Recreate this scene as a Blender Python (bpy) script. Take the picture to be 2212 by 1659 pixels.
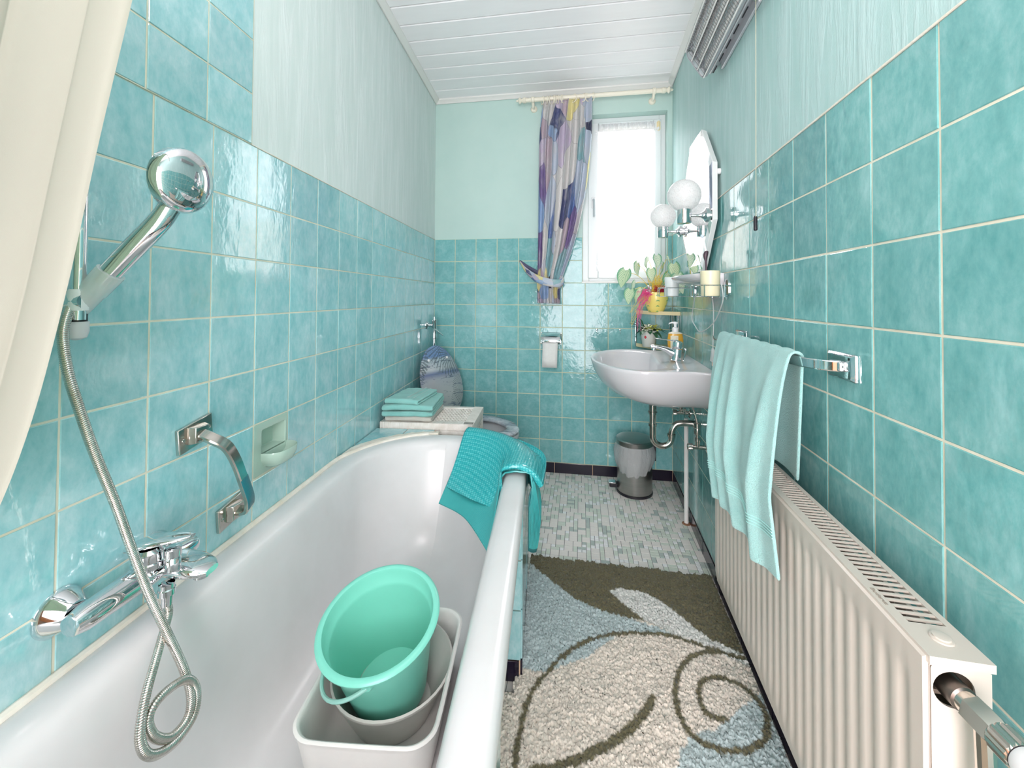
import bpy, bmesh, math, random
from mathutils import Vector, Matrix, noise
random.seed(7)
S = bpy.context.scene
for o in list(bpy.data.objects): bpy.data.objects.remove(o)
COL = S.collection
V = Vector
PI = math.pi
# ------------------------------------------------------------------ camera
F, CX, CY, YAW, PIT, ROL = 890.733, 1106.0, 626.812, .164823, .016996, .005745
CAM = V((1.0335, -2.8243, 1.1854))
def _rx(c, s): return Matrix(((1, 0, 0), (0, c, s), (0, -s, c)))
RY = Matrix(((math.cos(YAW), math.sin(YAW), 0), (-math.sin(YAW), math.cos(YAW), 0), (0, 0, 1)))
RR = Matrix(((math.cos(ROL), 0, math.sin(ROL)), (0, 1, 0), (-math.sin(ROL), 0, math.cos(ROL))))
RM = RR @ _rx(math.cos(PIT), math.sin(PIT)) @ RY          # rows: right, forward, up
right, fwd, up = RM[0].copy(), RM[1].copy(), RM[2].copy()
cd = bpy.data.cameras.new('camera'); cam = bpy.data.objects.new('camera', cd); COL.objects.link(cam)
cam.matrix_world = Matrix(((right.x, up.x, -fwd.x, CAM.x), (right.y, up.y, -fwd.y, CAM.y), (right.z, up.z, -fwd.z, CAM.z), (0, 0, 0, 1)))
cd.sensor_width = 36; cd.lens = 36 * F / 2212; cd.shift_x = 0; cd.shift_y = (CY - 829.5) / 2212
cd.clip_start = .02; cd.clip_end = 60
S.camera = cam
# ------------------------------------------------------------------ world, lights, exposure
S.view_settings.view_transform = 'Standard'; S.view_settings.look = 'None'
S.view_settings.gamma = 1; S.view_settings.use_curve_mapping = False
S.view_settings.exposure = .54
w = bpy.data.worlds.new('world'); S.world = w; w.use_nodes = True
w.node_tree.nodes['Background'].inputs[0].default_value = (.93, .96, 1, 1)
w.node_tree.nodes['Background'].inputs[1].default_value = 3.0
def area(name, loc, rot, sx, sy, power, color=(1, 1, 1), portal=False, spread=PI):
    l = bpy.data.lights.new(name, 'AREA'); l.shape = 'RECTANGLE'; l.size = sx; l.size_y = sy
    l.energy = power; l.color = color; l.spread = spread
    if portal: l.cycles.is_portal = True
    o = bpy.data.objects.new(name, l); COL.objects.link(o); o.location = loc; o.rotation_euler = rot
    return o
area('window_portal', (1.32, .22, 1.86), (-PI/2, 0, 0), .62, 1.2, 1, portal=True)
area('window_daylight', (1.05, 1.15, 3.25), (-PI/2+.72, 0, .12), 1.5, 1.3, 230, (1, .93, .975))
lp_ = bpy.data.lights.new('overhead_fill_light', 'POINT'); lp_.energy = 8; lp_.color = (1, .90, .93); lp_.shadow_soft_size = .11  # fill light added above the view to brighten ceiling and walls, no lamp there
lo_ = bpy.data.objects.new('overhead_fill_light', lp_); COL.objects.link(lo_); lo_.location = (1.0, -2.45, 2.28)
area('doorway_fill_light', (.96, -3.62, 1.06), (PI/2, 0, 0), .9, 1.98, 36, (1, .885, .92))  # added frontal fill, set in the unseen doorway behind the camera
# ------------------------------------------------------------------ frames of the slightly tapering room
TL, TR, W = -.0820215, -.0334389, 1.62467
uL = V((-math.sin(TL), -math.cos(TL), 0)); nL = V((-uL.y, uL.x, 0))
uR = V((math.sin(TR), -math.cos(TR), 0)); nR = V((uR.y, -uR.x, 0)); oR = V((W, 0, 0))
ZV = V((0, 0, 1))
def LW(s, d, z): return uL*s + nL*d + ZV*z               # along / off the left wall
def RW(s, d, z): return oR + uR*s + nR*d + ZV*z          # along / off the right wall
def BW(x, d, z): return V((x, -d, z))                    # back wall
def ID(x, y, z): return V((x, y, z))
def ray(x, y): return RM.transposed() @ V(((x-CX)/F, 1, -(y-CY)/F))
def hit(x, y, n, o): d = ray(x, y); return CAM + d * (n.dot(o-CAM)/n.dot(d))
def PL(x, y, d): return hit(x, y, nL, nL*d)
def PR(x, y, d): return hit(x, y, nR, oR+nR*d)
def PB(x, y, d): return hit(x, y, V((0, 1, 0)), V((0, -d, 0)))
def PZ(x, y, z): return hit(x, y, ZV, V((0, 0, z)))
def PLs(x, y, s): return hit(x, y, uL, uL*s)
def PRs(x, y, s): return hit(x, y, uR, oR+uR*s)
# ------------------------------------------------------------------ materials
def sl(c):  # sRGB 0-255 -> linear
    return tuple(((v/255)/12.92 if v/255 <= .04045 else ((v/255+.055)/1.055)**2.4) for v in c) + (1,)
class NT:
    def __init__(s, name):
        s.m = bpy.data.materials.new(name); s.m.use_nodes = True; s.t = s.m.node_tree; s.n = s.t.nodes
        s.b = s.n['Principled BSDF']; s.out = s.n['Material Output']
    def add(s, ty, **k):
        n = s.n.new(ty)
        for a, v in k.items(): setattr(n, a, v)
        return n
    def l(s, a, b): s.t.links.new(a, b)
    def coord(s, scale=(1, 1, 1), kind='geo', rot=(0, 0, 0)):
        if kind == 'geo': o = s.add('ShaderNodeNewGeometry').outputs['Position']
        else: o = s.add('ShaderNodeTexCoord').outputs['Object']
        m = s.add('ShaderNodeMapping'); m.inputs['Scale'].default_value = scale; m.inputs['Rotation'].default_value = rot
        s.l(o, m.inputs[0]); return m.outputs[0]
    def noise(s, vec, scale, detail=3, rough=.5, dist=0):
        n = s.add('ShaderNodeTexNoise'); n.inputs['Scale'].default_value = scale; n.inputs['Detail'].default_value = detail
        n.inputs['Roughness'].default_value = rough; n.inputs['Distortion'].default_value = dist
        s.l(vec, n.inputs['Vector']); return n.outputs[0]
    def ramp(s, fac, stops, interp='LINEAR'):
        r = s.add('ShaderNodeValToRGB'); e = r.color_ramp.elements; r.color_ramp.interpolation = interp
        while len(e) < len(stops): e.new(.5)
        for i, (p, c) in enumerate(stops): e[i].position = p; e[i].color = c if len(c) == 4 else tuple(c)+(1,)
        s.l(fac, r.inputs[0]); return r.outputs[0]
    def mix(s, fac, a, b, mode='MIX'):
        m = s.add('ShaderNodeMix', data_type='RGBA', blend_type=mode)
        for sock, v in ((m.inputs['Factor'], fac), (m.inputs[6], a), (m.inputs[7], b)):
            if isinstance(v, bpy.types.NodeSocket): s.l(v, sock)
            else: sock.default_value = v
        return m.outputs[2]
    def bump(s, h, strength=.3, dist=.002, normal=None):
        b = s.add('ShaderNodeBump'); b.inputs['Strength'].default_value = strength; b.inputs['Distance'].default_value = dist
        s.l(h, b.inputs['Height'])
        if normal: s.l(normal, b.inputs['Normal'])
        return b.outputs[0]
    def set(s, **k):
        for a, v in k.items():
            i = s.b.inputs[a.replace('_', ' ')]
            if isinstance(v, bpy.types.NodeSocket): s.l(v, i)
            else: i.default_value = v
        return s.m
def simple(name, col, rough=.4, metal=0, bump=None, **k):
    n = NT(name); c = sl(col)
    n.set(Base_Color=c, Roughness=rough, Metallic=metal, **k)
    if bump:
        sc, st, di = bump
        n.set(Normal=n.bump(n.noise(n.coord(kind='obj'), sc, 4), st, di))
    return n.m
def worn(name, c1, c2, scale, rough=.4, metal=0, bump=None, detail=4, stretch=(1, 1, 1), **k):
    n = NT(name); co = n.coord(stretch, 'obj'); f = n.noise(co, scale, detail, .6)
    n.set(Base_Color=n.ramp(f, [(.3, sl(c1)), (.7, sl(c2))]), Roughness=rough, Metallic=metal, **k)
    if bump: n.set(Normal=n.bump(n.noise(co, bump[0], 4), bump[1], bump[2]))
    return n.m
def tile_mat(name, dark, mid, light, stretch, ior=2.0, wav=.5):
    n = NT(name); co = n.coord(stretch)
    oi = n.add('ShaderNodeObjectInfo')
    # every tile gets its own patch of the mottled glaze
    ad = n.add('ShaderNodeVectorMath', operation='ADD'); n.l(co, ad.inputs[0])
    cx = n.add('ShaderNodeCombineXYZ'); mu = n.add('ShaderNodeMath', operation='MULTIPLY'); mu.inputs[1].default_value = 40
    n.l(oi.outputs['Random'], mu.inputs[0]); n.l(mu.outputs[0], cx.inputs[0]); n.l(mu.outputs[0], cx.inputs[2]); n.l(cx.outputs[0], ad.inputs[1])
    f = n.noise(ad.outputs[0], 16, 8, .68, .35)
    f2 = n.noise(ad.outputs[0], 70, 4, .6)
    c = n.ramp(f, [(.28, sl(dark)), (.5, sl(mid)), (.72, sl(light))])
    c = n.mix(.28, c, n.ramp(f2, [(.3, sl(dark)), (.7, sl(light))]))
    hs = n.add('ShaderNodeHueSaturation'); n.l(c, hs.inputs['Color'])
    mr = n.add('ShaderNodeMapRange'); mr.inputs[3].default_value = .93; mr.inputs[4].default_value = 1.06
    n.l(oi.outputs['Random'], mr.inputs[0]); n.l(mr.outputs[0], hs.inputs['Value'])
    h = n.noise(ad.outputs[0], 24, 2, .5, .4)
    h2 = n.noise(ad.outputs[0], 110, 2, .5, .2)
    b1 = n.bump(h, wav, .0016); b2 = n.bump(h2, .5, .0005, b1)
    n.set(Base_Color=hs.outputs[0], Roughness=.06, IOR=ior, Normal=b2)
    return n.m
M = {}
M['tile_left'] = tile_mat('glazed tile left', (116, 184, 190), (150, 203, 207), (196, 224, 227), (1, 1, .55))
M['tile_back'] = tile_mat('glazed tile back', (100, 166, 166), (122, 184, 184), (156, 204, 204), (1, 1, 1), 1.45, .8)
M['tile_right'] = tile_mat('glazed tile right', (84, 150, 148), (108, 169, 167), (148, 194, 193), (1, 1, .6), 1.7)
M['grout'] = worn('grout', (206, 204, 182), (228, 226, 208), 9, .85, bump=(300, .3, .0006))
M['grout_aged'] = worn('aged orange grout', (205, 170, 140), (222, 200, 170), 14, .85)
M['caulk'] = worn('caulk', (222, 214, 196), (238, 234, 224), 18, .6, bump=(70, .6, .002))
def plaster(name, c1, c2):
    n = NT(name); co = n.coord((1, 1, .12)); f = n.noise(co, 22, 5, .6, .5); f3 = n.noise(n.coord((1, 1, .05)), 60, 3, .6)
    base = n.mix(.25, n.ramp(f, [(.35, sl(c1)), (.65, sl(c2))]), n.ramp(f3, [(.4, sl(c1)), (.7, sl(c2))]))
    st = n.ramp(f, [(.5, (0, 0, 0)), (.66, (1, 1, 1))]); fine = n.noise(n.coord((1, 1, .6)), 420, 3)
    b1 = n.bump(st, .32, .0025); b2 = n.bump(fine, .35, .0005, b1)
    n.set(Base_Color=base, Roughness=.75, Normal=b2); return n.m
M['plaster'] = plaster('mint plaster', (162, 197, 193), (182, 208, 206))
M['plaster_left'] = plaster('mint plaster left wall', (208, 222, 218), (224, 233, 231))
M['plaster_back'] = worn('mint plaster back wall', (186, 214, 207), (194, 219, 212), 3, .8, bump=(380, .15, .0004))
M['ceiling'] = worn('white plank', (246, 244, 245), (250, 248, 249), 26, .38, bump=(90, .35, .0006), stretch=(.1, 1, 1))
M['white_trim'] = simple('white trim', (228, 228, 224), .4)
M['black_tile'] = simple('black glazed skirting', (30, 24, 40), .12)
M['chrome'] = simple('chrome', (226, 226, 228), .035, 1)
M['chrome_dull'] = worn('tarnished chrome', (190, 184, 174), (214, 210, 204), 30, .16, 1)
M['steel'] = worn('brushed steel', (165, 163, 160), (178, 176, 173), 3, .28, 1, stretch=(1, 1, 30), bump=(300, .15, .0002))
M['enamel'] = worn('bath enamel', (214, 213, 212), (222, 221, 221), 5, .22, bump=(160, .12, .0003))
M['porcelain'] = simple('porcelain', (206, 206, 208), .08)
M['white_plastic'] = simple('white plastic', (232, 233, 233), .35)
M['pvc'] = simple('window plastic', (226, 232, 232), .3)
M['radiator'] = simple('radiator enamel', (198, 191, 180), .32)
M['radiator_dark'] = simple('radiator inside', (120, 108, 96), .6)
M['black'] = simple('black plastic', (28, 26, 34), .4)
M['cream_plastic'] = simple('cream plastic', (232, 216, 172), .35)
M['rod'] = simple('cream lacquer rod', (238, 232, 214), .35)
# ------------------------------------------------------------------ mesh helpers
ORG = {}
def mesh_obj(name, bm, mat, parent=None, smooth=.6, origin=None, kind=None, label=None, mods=None, recalc=True):
    if recalc: bmesh.ops.recalc_face_normals(bm, faces=bm.faces)
    me = bpy.data.meshes.new(name)
    og = ORG.get(parent.name, V((0, 0, 0))) if parent else (V(origin) if origin is not None else V((0, 0, 0)))
    bmesh.ops.translate(bm, verts=bm.verts, vec=-og)
    bm.to_mesh(me); bm.free()
    if smooth:
        me.shade_smooth(); me.set_sharp_from_angle(angle=smooth)
    for m in (mat if isinstance(mat, (list, tuple)) else [mat]): me.materials.append(m)
    o = bpy.data.objects.new(name, me); COL.objects.link(o)
    if parent: o.parent = parent
    else: o.location = og
    ORG[o.name] = og
    if kind: o['kind'] = kind
    if label: o['label'] = label
    for m in mods or []:
        md = o.modifiers.new(m[0].lower(), m[0])
        for k, v in m[1].items(): setattr(md, k, v)
    return o
def thing(name, label, cat, loc, group=None):
    o = bpy.data.objects.new(name, None); COL.objects.link(o); o.empty_display_size = .05
    o.location = loc; ORG[o.name] = V(loc); o['label'] = label; o['category'] = cat
    if group: o['group'] = group
    return o
def tag(o, label, cat, group=None):
    o['label'] = label; o['category'] = cat
    if group: o['group'] = group
    return o
def copy_thing(o, delta, label=None, rot=None):
    r = o.copy(); COL.objects.link(r); r.location = o.location + V(delta)
    if rot is not None: r.rotation_euler = rot
    if label: r['label'] = label
    def kids(src, dst):
        for ch in [c for c in bpy.data.objects if c.parent == src]:
            c = ch.copy(); COL.objects.link(c); c.parent = dst; kids(ch, c)
    kids(o, r); return r
def B(): return bmesh.new()
def fr(f, a, b):   # box given as corner ranges in a mapped frame
    return [f(x, y, z) for x in (a[0], b[0]) for y in (a[1], b[1]) for z in (a[2], b[2])]
def box(bm, f, a, b, mi=0):
    v = [bm.verts.new(p) for p in fr(f, a, b)]
    for q in ((0, 1, 3, 2), (4, 6, 7, 5), (0, 4, 5, 1), (2, 3, 7, 6), (0, 2, 6, 4), (1, 5, 7, 3)):
        fc = bm.faces.new([v[i] for i in q]); fc.material_index = mi
    return bm
def ring_loft(bm, rings, closed=True, cap=(True, True), mi=0):
    vs = [[bm.verts.new(p) for p in r] for r in rings]; n = len(vs[0])
    for a, b in zip(vs, vs[1:]):
        for i in range(n if closed else n-1):
            fc = bm.faces.new((a[i], a[(i+1) % n], b[(i+1) % n], b[i])); fc.material_index = mi
    if closed and cap[0]: bm.faces.new(vs[0][::-1]).material_index = mi
    if closed and cap[1]: bm.faces.new(vs[-1]).material_index = mi
    return vs
def perp(t):
    t = t.normalized(); a = V((0, 0, 1)) if abs(t.z) < .9 else V((1, 0, 0))
    u = t.cross(a).normalized(); return u, t.cross(u).normalized()
def tube(bm, pts, r, seg=10, cap=True, mi=0, closed=False):
    pts = [V(p) for p in pts]; n = len(pts)
    rs = r if isinstance(r, (list, tuple)) else [r]*n
    T = []
    for i in range(n):
        a = pts[(i-1) % n] if closed else pts[max(i-1, 0)]; b = pts[(i+1) % n] if closed else pts[min(i+1, n-1)]
        T.append((b-a).normalized())
    u, v = perp(T[0]); rings = []
    for i in range(n):
        u = (u - T[i]*u.dot(T[i])); u.normalize(); v = T[i].cross(u)
        rings.append([pts[i] + (u*math.cos(2*PI*k/seg) + v*math.sin(2*PI*k/seg))*rs[i] for k in range(seg)])
    if closed: rings.append(rings[0])
    ring_loft(bm, rings, True, (cap and not closed, cap and not closed), mi)
    if closed: bmesh.ops.remove_doubles(bm, verts=bm.verts, dist=1e-6)
    return bm
def lathe(bm, o, ax, prof, seg=24, cap=(True, True), mi=0, sq=None):
    """prof: (radius, height) along axis ax from o"""
    o = V(o); ax = V(ax).normalized(); u, v = perp(ax)
    if sq: u, v = V(sq[0]), V(sq[1])
    rings = [[o + ax*h + (u*math.cos(2*PI*k/seg) + v*math.sin(2*PI*k/seg))*max(r, 1e-5) for k in range(seg)] for r, h in prof]
    ring_loft(bm, rings, True, cap, mi); return bm
def cr(pts, n=8, closed=False):   # catmull-rom
    pts = [V(p) for p in pts]; out = []; m = len(pts)
    for i in range(m if closed else m-1):
        if closed: p0, p1, p2, p3 = pts[(i-1) % m], pts[i], pts[(i+1) % m], pts[(i+2) % m]
        else: p0, p1, p2, p3 = pts[max(i-1, 0)], pts[i], pts[i+1], pts[min(i+2, m-1)]
        for k in range(n):
            t = k/n
            out.append(.5*((2*p1)+(p2-p0)*t+(2*p0-5*p1+4*p2-p3)*t*t+(3*p1-p0-3*p2+p3)*t**3))
    if not closed: out.append(pts[-1])
    return out
def grid(bm, rows, mi=0):
    return ring_loft(bm, rows, closed=False, mi=mi)
def prism(bm, pts, vec, mi=0):
    a = [V(p) for p in pts]; ring_loft(bm, [a, [p+V(vec) for p in a]], True, (True, True), mi); return bm
def bev(wd, seg=2): return ('BEVEL', dict(width=wd, segments=seg, limit_method='ANGLE', angle_limit=.6))
def sub(n): return ('SUBSURF', dict(levels=n, render_levels=n))
def solid(t, off=0): return ('SOLIDIFY', dict(thickness=t, offset=off))
def resample(pts, step):
    out = [pts[0]]; acc = 0
    for a, b in zip(pts, pts[1:]):
        L = (b-a).length; d = step-acc
        while d <= L and L > 0: out.append(a.lerp(b, d/L)); d += step
        acc = (acc+L) % step
    return out
def corrug(bm, pts, r, pitch=.0032, depth=.0009, seg=10):   # ringed metal hose
    p = resample(cr(pts, 14), pitch/3)
    tube(bm, p, [r-(depth if i % 3 == 0 else 0) for i in range(len(p))], seg)
def text_mesh(body, size, place, mat, parent, name='lettering', depth=.0004):
    cu = bpy.data.curves.new('t', 'FONT'); cu.body = body; cu.size = size; cu.extrude = depth; cu.align_x = 'CENTER'; cu.resolution_u = 2
    t = bpy.data.objects.new('t', cu); COL.objects.link(t)
    me = bpy.data.meshes.new_from_object(t.evaluated_get(bpy.context.evaluated_depsgraph_get()))
    bpy.data.objects.remove(t)
    bm = B(); bm.from_mesh(me); 
    for v in bm.verts: v.co = place(v.co.x, v.co.y, v.co.z)
    return mesh_obj(name, bm, mat, parent, smooth=0)
def struct(name, bm, mat, parent=None, **k): return mesh_obj(name, bm, mat, parent, kind='structure', **k)
# ------------------------------------------------------------------ tiled surfaces
TP = .152; TTOP = 1.5957
TCACHE = {}
def tile_mesh(w, h, t, mat, bw=.0013):
    key = (round(w, 4), round(h, 4), round(t, 4), mat.name)
    if key in TCACHE: return TCACHE[key]
    bm = B(); x, y = w/2, h/2
    rg = [[V((sx*(x-i), d, sy*(y-i))) for sx, sy in ((-1, -1), (1, -1), (1, 1), (-1, 1))] for i, d in ((0, -t), (0, -.0008), (bw, 0))]
    ring_loft(bm, rg, True, (False, True)); bmesh.ops.recalc_face_normals(bm, faces=bm.faces)
    me = bpy.data.meshes.new('tile'); bm.to_mesh(me); bm.free(); me.materials.append(mat)
    TCACHE[key] = me; return me
def put_tile(parent, f, ua, ub, za, zb, mat, d=0, t=.006, name='tile', gap=.0042):
    """f(u, d, z) maps the surface; a bevelled tile fills [ua,ub] x [za,zb] less the joint"""
    w, h = ub-ua-gap, zb-za-gap
    if w < .008 or h < .008: return
    me = tile_mesh(w, h, t, mat); o = bpy.data.objects.new(name, me); COL.objects.link(o); o.parent = parent
    c = f((ua+ub)/2, d, (za+zb)/2); U = (f(1, 0, 0)-f(0, 0, 0)); N = (f(0, 1, 0)-f(0, 0, 0)); Z = (f(0, 0, 1)-f(0, 0, 0))
    if U.cross(N).dot(Z) < 0: U = -U
    jit = random.uniform(-.0003, .0003)
    rot = Matrix((U, N, Z)).transposed().to_4x4() @ Matrix.Rotation(random.gauss(0, .0025), 4, 'X') @ Matrix.Rotation(random.gauss(0, .0025), 4, 'Z')
    o.matrix_basis = Matrix.Translation(c - ORG.get(parent.name, V((0, 0, 0))) + N*jit) @ rot
ROWS = [TTOP] + [(10.45-r)*TP for r in range(1, 11)]      # top edge, ... , top of skirting
# ---- floor
bm = B(); box(bm, ID, (-.3, -3.9, -.12), (1.95, .25, -.0018)); floor = struct('floor', bm, simple('dark floor joint', (124, 124, 122), .8))
# ---- left wall
HS = (1.686, 1.792, .738, .806)        # recess of the soap dish
def holed(bm, s0, s1, z0, z1, da, db):
    for a, b in (((s0, da, z0), (HS[0], db, z1)), ((HS[1], da, z0), (s1, db, z1)), ((HS[0], da, z0), (HS[1], db, HS[2])), ((HS[0], da, HS[3]), (HS[1], db, z1))): box(bm, LW, a, b)
bm = B(); holed(bm, -.05, 3.75, -.1, 2.75, -.12, -.0016); wall_left = struct('wall_left', bm, M['plaster_left'], smooth=0)
bm = B(); holed(bm, 0, 3.4, 0, TTOP-.001, -.01, -.0013); box(bm, LW, (1.849, -.01, TTOP), (3.4, .0012, 2.6)); mesh_obj('grout_bed', bm, M['grout'], wall_left)
for c in range(22):
    for r in range(10):
        if c == 11 and abs(ROWS[r]-.8283) < .02: continue      # the soap dish takes this tile's place
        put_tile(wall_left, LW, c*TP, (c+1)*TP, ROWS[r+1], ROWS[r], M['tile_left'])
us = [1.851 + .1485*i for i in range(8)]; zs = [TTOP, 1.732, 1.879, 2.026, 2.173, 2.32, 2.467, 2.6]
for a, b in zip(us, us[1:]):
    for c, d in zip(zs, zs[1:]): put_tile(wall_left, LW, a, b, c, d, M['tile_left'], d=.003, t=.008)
# ---- right wall
bm = B(); box(bm, RW, (-.05, -.12, -.1), (3.75, -.0016, 2.75)); wall_right = struct('wall_right', bm, M['plaster'])
bm = B(); box(bm, RW, (0, -.01, 0), (3.4, -.0013, TTOP-.001)); mesh_obj('grout_bed', bm, M['grout'], wall_right)
for c in range(20):
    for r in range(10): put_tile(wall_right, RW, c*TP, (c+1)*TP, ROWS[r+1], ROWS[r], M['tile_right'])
bm = B(); tube(bm, [RW(s, .0005, TTOP) for s in (0, 1, 2, 3.4)], .0022, 6); mesh_obj('caulk_line', bm, M['caulk'], wall_right)
bm = B(); tube(bm, [LW(s, -.0002, TTOP) for s in (0, .9, 1.85)], .0016, 6); mesh_obj('caulk_line', bm, M['caulk'], wall_left)
# ---- back wall with the window opening
WX0, WX1, WZ0, WZ1 = 1.045, 1.595, 1.294, 2.425
bm = B()
for a, b in (((-.12, -.30, -.1), (WX0, -.0016, 2.75)), ((WX1, -.30, -.1), (1.75, -.0016, 2.75)), ((WX0, -.30, -.1), (WX1, -.0016, WZ0)), ((WX0, -.30, WZ1), (WX1, -.0016, 2.75))): box(bm, BW, a, b)
wall_back = struct('wall_back', bm, M['plaster_back'], smooth=0)
bm = B()
for a, b in (((0, 0), (WX0, TTOP)), ((WX1, 0), (W, TTOP)), ((WX0, 0), (WX1, WZ0-.001))): box(bm, BW, (a[0], -.01, a[1]), (b[0], -.0013, b[1]-.001))
mesh_obj('grout_bed', bm, worn('yellowed grout', (196, 204, 172), (212, 216, 190), 7, .85), wall_back)
xs = [c*TP for c in range(11)] + [W]
for c in range(11):
    for r in range(10):
        a, b, z0, z1 = xs[c], xs[c+1], ROWS[r+1], ROWS[r]
        if z1 > WZ0+.02:
            if a >= WX0-.01 and b <= WX1+.01: continue
            if a < WX0 < b: b = WX0
            elif a < WX1 < b: a = WX1
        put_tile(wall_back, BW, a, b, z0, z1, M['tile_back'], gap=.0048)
# ---- black skirting tiles
for nm, f, n, off, ln in (('baseboard_back', BW, 8, -.151, W), ('baseboard_right', RW, 15, .02, 3.4)):
    bm = B(); box(bm, f, (0, -.008, 0), (ln, .0006, .0665)); sb = struct(nm, bm, M['grout_aged'])
    for i in range(n):
        a = max(off+i*.2535, 0); b = min(off+(i+1)*.2535, ln)
        if b > a: put_tile(sb, f, a, b, -.002, .0685, M['black_tile'], d=.004, t=.008, gap=.003)
# ---- ceiling planks
bm = B(); box(bm, ID, (-.3, -3.9, 2.613), (1.95, .25, 2.75)); ceiling = struct('ceiling', bm, simple('ceiling void', (120, 120, 116), .9))
for k in range(-1, 26):
    y1 = -.140-.1355*k; y0 = y1-.1355+.0035
    if k == -1: y1 = .0
    me = bpy.data.meshes.new('plank'); bm = B()
    pr = [(y0, 2.612), (y0, 2.604), (y0+.005, 2.600), (y1-.005, 2.600), (y1, 2.604), (y1, 2.612)]
    ring_loft(bm, [[V((x, y, z)) for y, z in pr] for x in (-.03, 1.70)], True)
    mesh_obj('plank', bm, M['ceiling'], ceiling, smooth=0)
for i, (f, L) in enumerate(((LW, 3.5), (RW, 3.5), (BW, W))):
    bm = B(); pr = [(0, 2.6), (0, 2.572), (.007, 2.570), (.012, 2.578), (.022, 2.588), (.028, 2.592), (.030, 2.6)]
    ring_loft(bm, [[f(u, d, z) for d, z in pr] for u in (0, L)], True); struct('trim_%d' % (i+1), bm, M['white_trim'])
# ---- wall behind the camera, with the wooden door standing open to the hall
bm = B()
for a, b in (((-.1, -3.72, -.1), (.5, -3.62, 2.75)), ((1.42, -3.72, -.1), (1.75, -3.62, 2.75)), ((.5, -3.72, 2.06), (1.42, -3.62, 2.75))): box(bm, ID, a, b)
struct('wall_front', bm, M['plaster_back'])
bm = B(); box(bm, ID, (.44, -3.50, .01), (.48, -2.98, 2.0)); 
struct('door_1', bm, worn('orange varnished door', (176, 98, 44), (196, 118, 58), 4, .35, stretch=(8, 8, .6)), mods=[bev(.003)])
bm = B()
box(bm, ID, (-.3, -5.2, -.12), (2.2, -3.9, 0)); box(bm, ID, (-.3, -5.2, 2.6), (2.2, -3.9, 2.75)); box(bm, ID, (-.4, -5.2, 0), (-.3, -3.72, 2.6)); box(bm, ID, (2.1, -5.2, 0), (2.2, -3.72, 2.6))
struct('trim_9', bm, simple('hall paint', (226, 222, 214), .8))
# ---- sun-lit house wall opposite the window
bm = B(); box(bm, ID, (-5, 6.5, -6), (6, 7, 2.9))
tag(mesh_obj('neighbouring_house', bm, [simple('beige render', (222, 196, 170), .9), simple('roof edge', (150, 110, 90), .8)]), 'pale beige rendered house wall seen dimly through the net curtain', 'house')
# ------------------------------------------------------------------ mosaic floor
MZ = {'stone': worn('beige mosaic stone', (240, 234, 228), (246, 241, 235), 20, .5), 'green': worn('green grey mosaic', (218, 226, 214), (228, 234, 222), 24, .5),
      'dark': worn('slate mosaic', (182, 194, 188), (198, 208, 202), 24, .5), 'white': worn('white mosaic', (250, 250, 250), (252, 252, 252), 20, .4)}
U = .0208; rnd = random.Random(11)
fx0, fy1 = .44, -.002; NX, NY = 57, 160
occ = [[False]*NY for _ in range(NX)]; cells = []
for j in range(NY):
    for i in range(NX):
        if occ[i][j]: continue
        fr_ = lambda a, b: all(i+p < NX and j+q < NY and not occ[i+p][j+q] for p in range(a) for q in range(b))
        t = rnd.random()
        if t < .40 and fr_(2, 2): w_, h_, k = 2, 2, 'stone'
        elif t < .54 and fr_(1, 2): w_, h_, k = 1, 2, 'green'
        elif t < .72 and fr_(2, 1): w_, h_, k = 2, 1, 'green'
        else: w_, h_, k = 1, 1, ('white' if rnd.random() < .72 else 'green')
        if k == 'green' and rnd.random() < .22: k = 'dark'
        for p in range(w_):
            for q in range(h_): occ[i+p][j+q] = True
        cells.append((i, j, w_, h_, k))
def FW(u, d, z): return V((fx0+u, fy1-z, d))
def floor_cell(c):
    i, j, w_, h_, k = c; return fx0+i*U, fx0+(i+w_)*U, fy1-(j+h_)*U, fy1-j*U, k
vis = []; rest = []
for c in cells:
    x0, x1, y0, y1, k = floor_cell(c)
    lim = W-.0334*(-y1)-.001
    if x0 > lim-.004: continue
    if x1 > lim: rest.append(c); continue
    (vis if (.84 < x0 and y0 > -1.0 and y1 < -.56) else rest).append(c)
vis.sort(key=lambda c: c[1], reverse=True); rest += vis[300:]; vis = vis[:300]
for c in vis:
    i, j, w_, h_, k = c; put_tile(floor, FW, i*U, (i+w_)*U, j*U, (j+h_)*U, MZ[k], d=0, t=.004, gap=.0022)
bm = B(); keys = list(MZ)
for c in rest:
    x0, x1, y0, y1, k = floor_cell(c); g = .0011
    if y0 < -2.6: continue
    x1 = min(x1, W-.0334*(-y1)-.001+g)
    box(bm, ID, (x0+g, y0+g, -.004), (x1-g, y1-g, 0), keys.index(k))
mesh_obj('mosaic_tiles', bm, [MZ[k] for k in keys], floor, smooth=0, kind='stuff')
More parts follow.
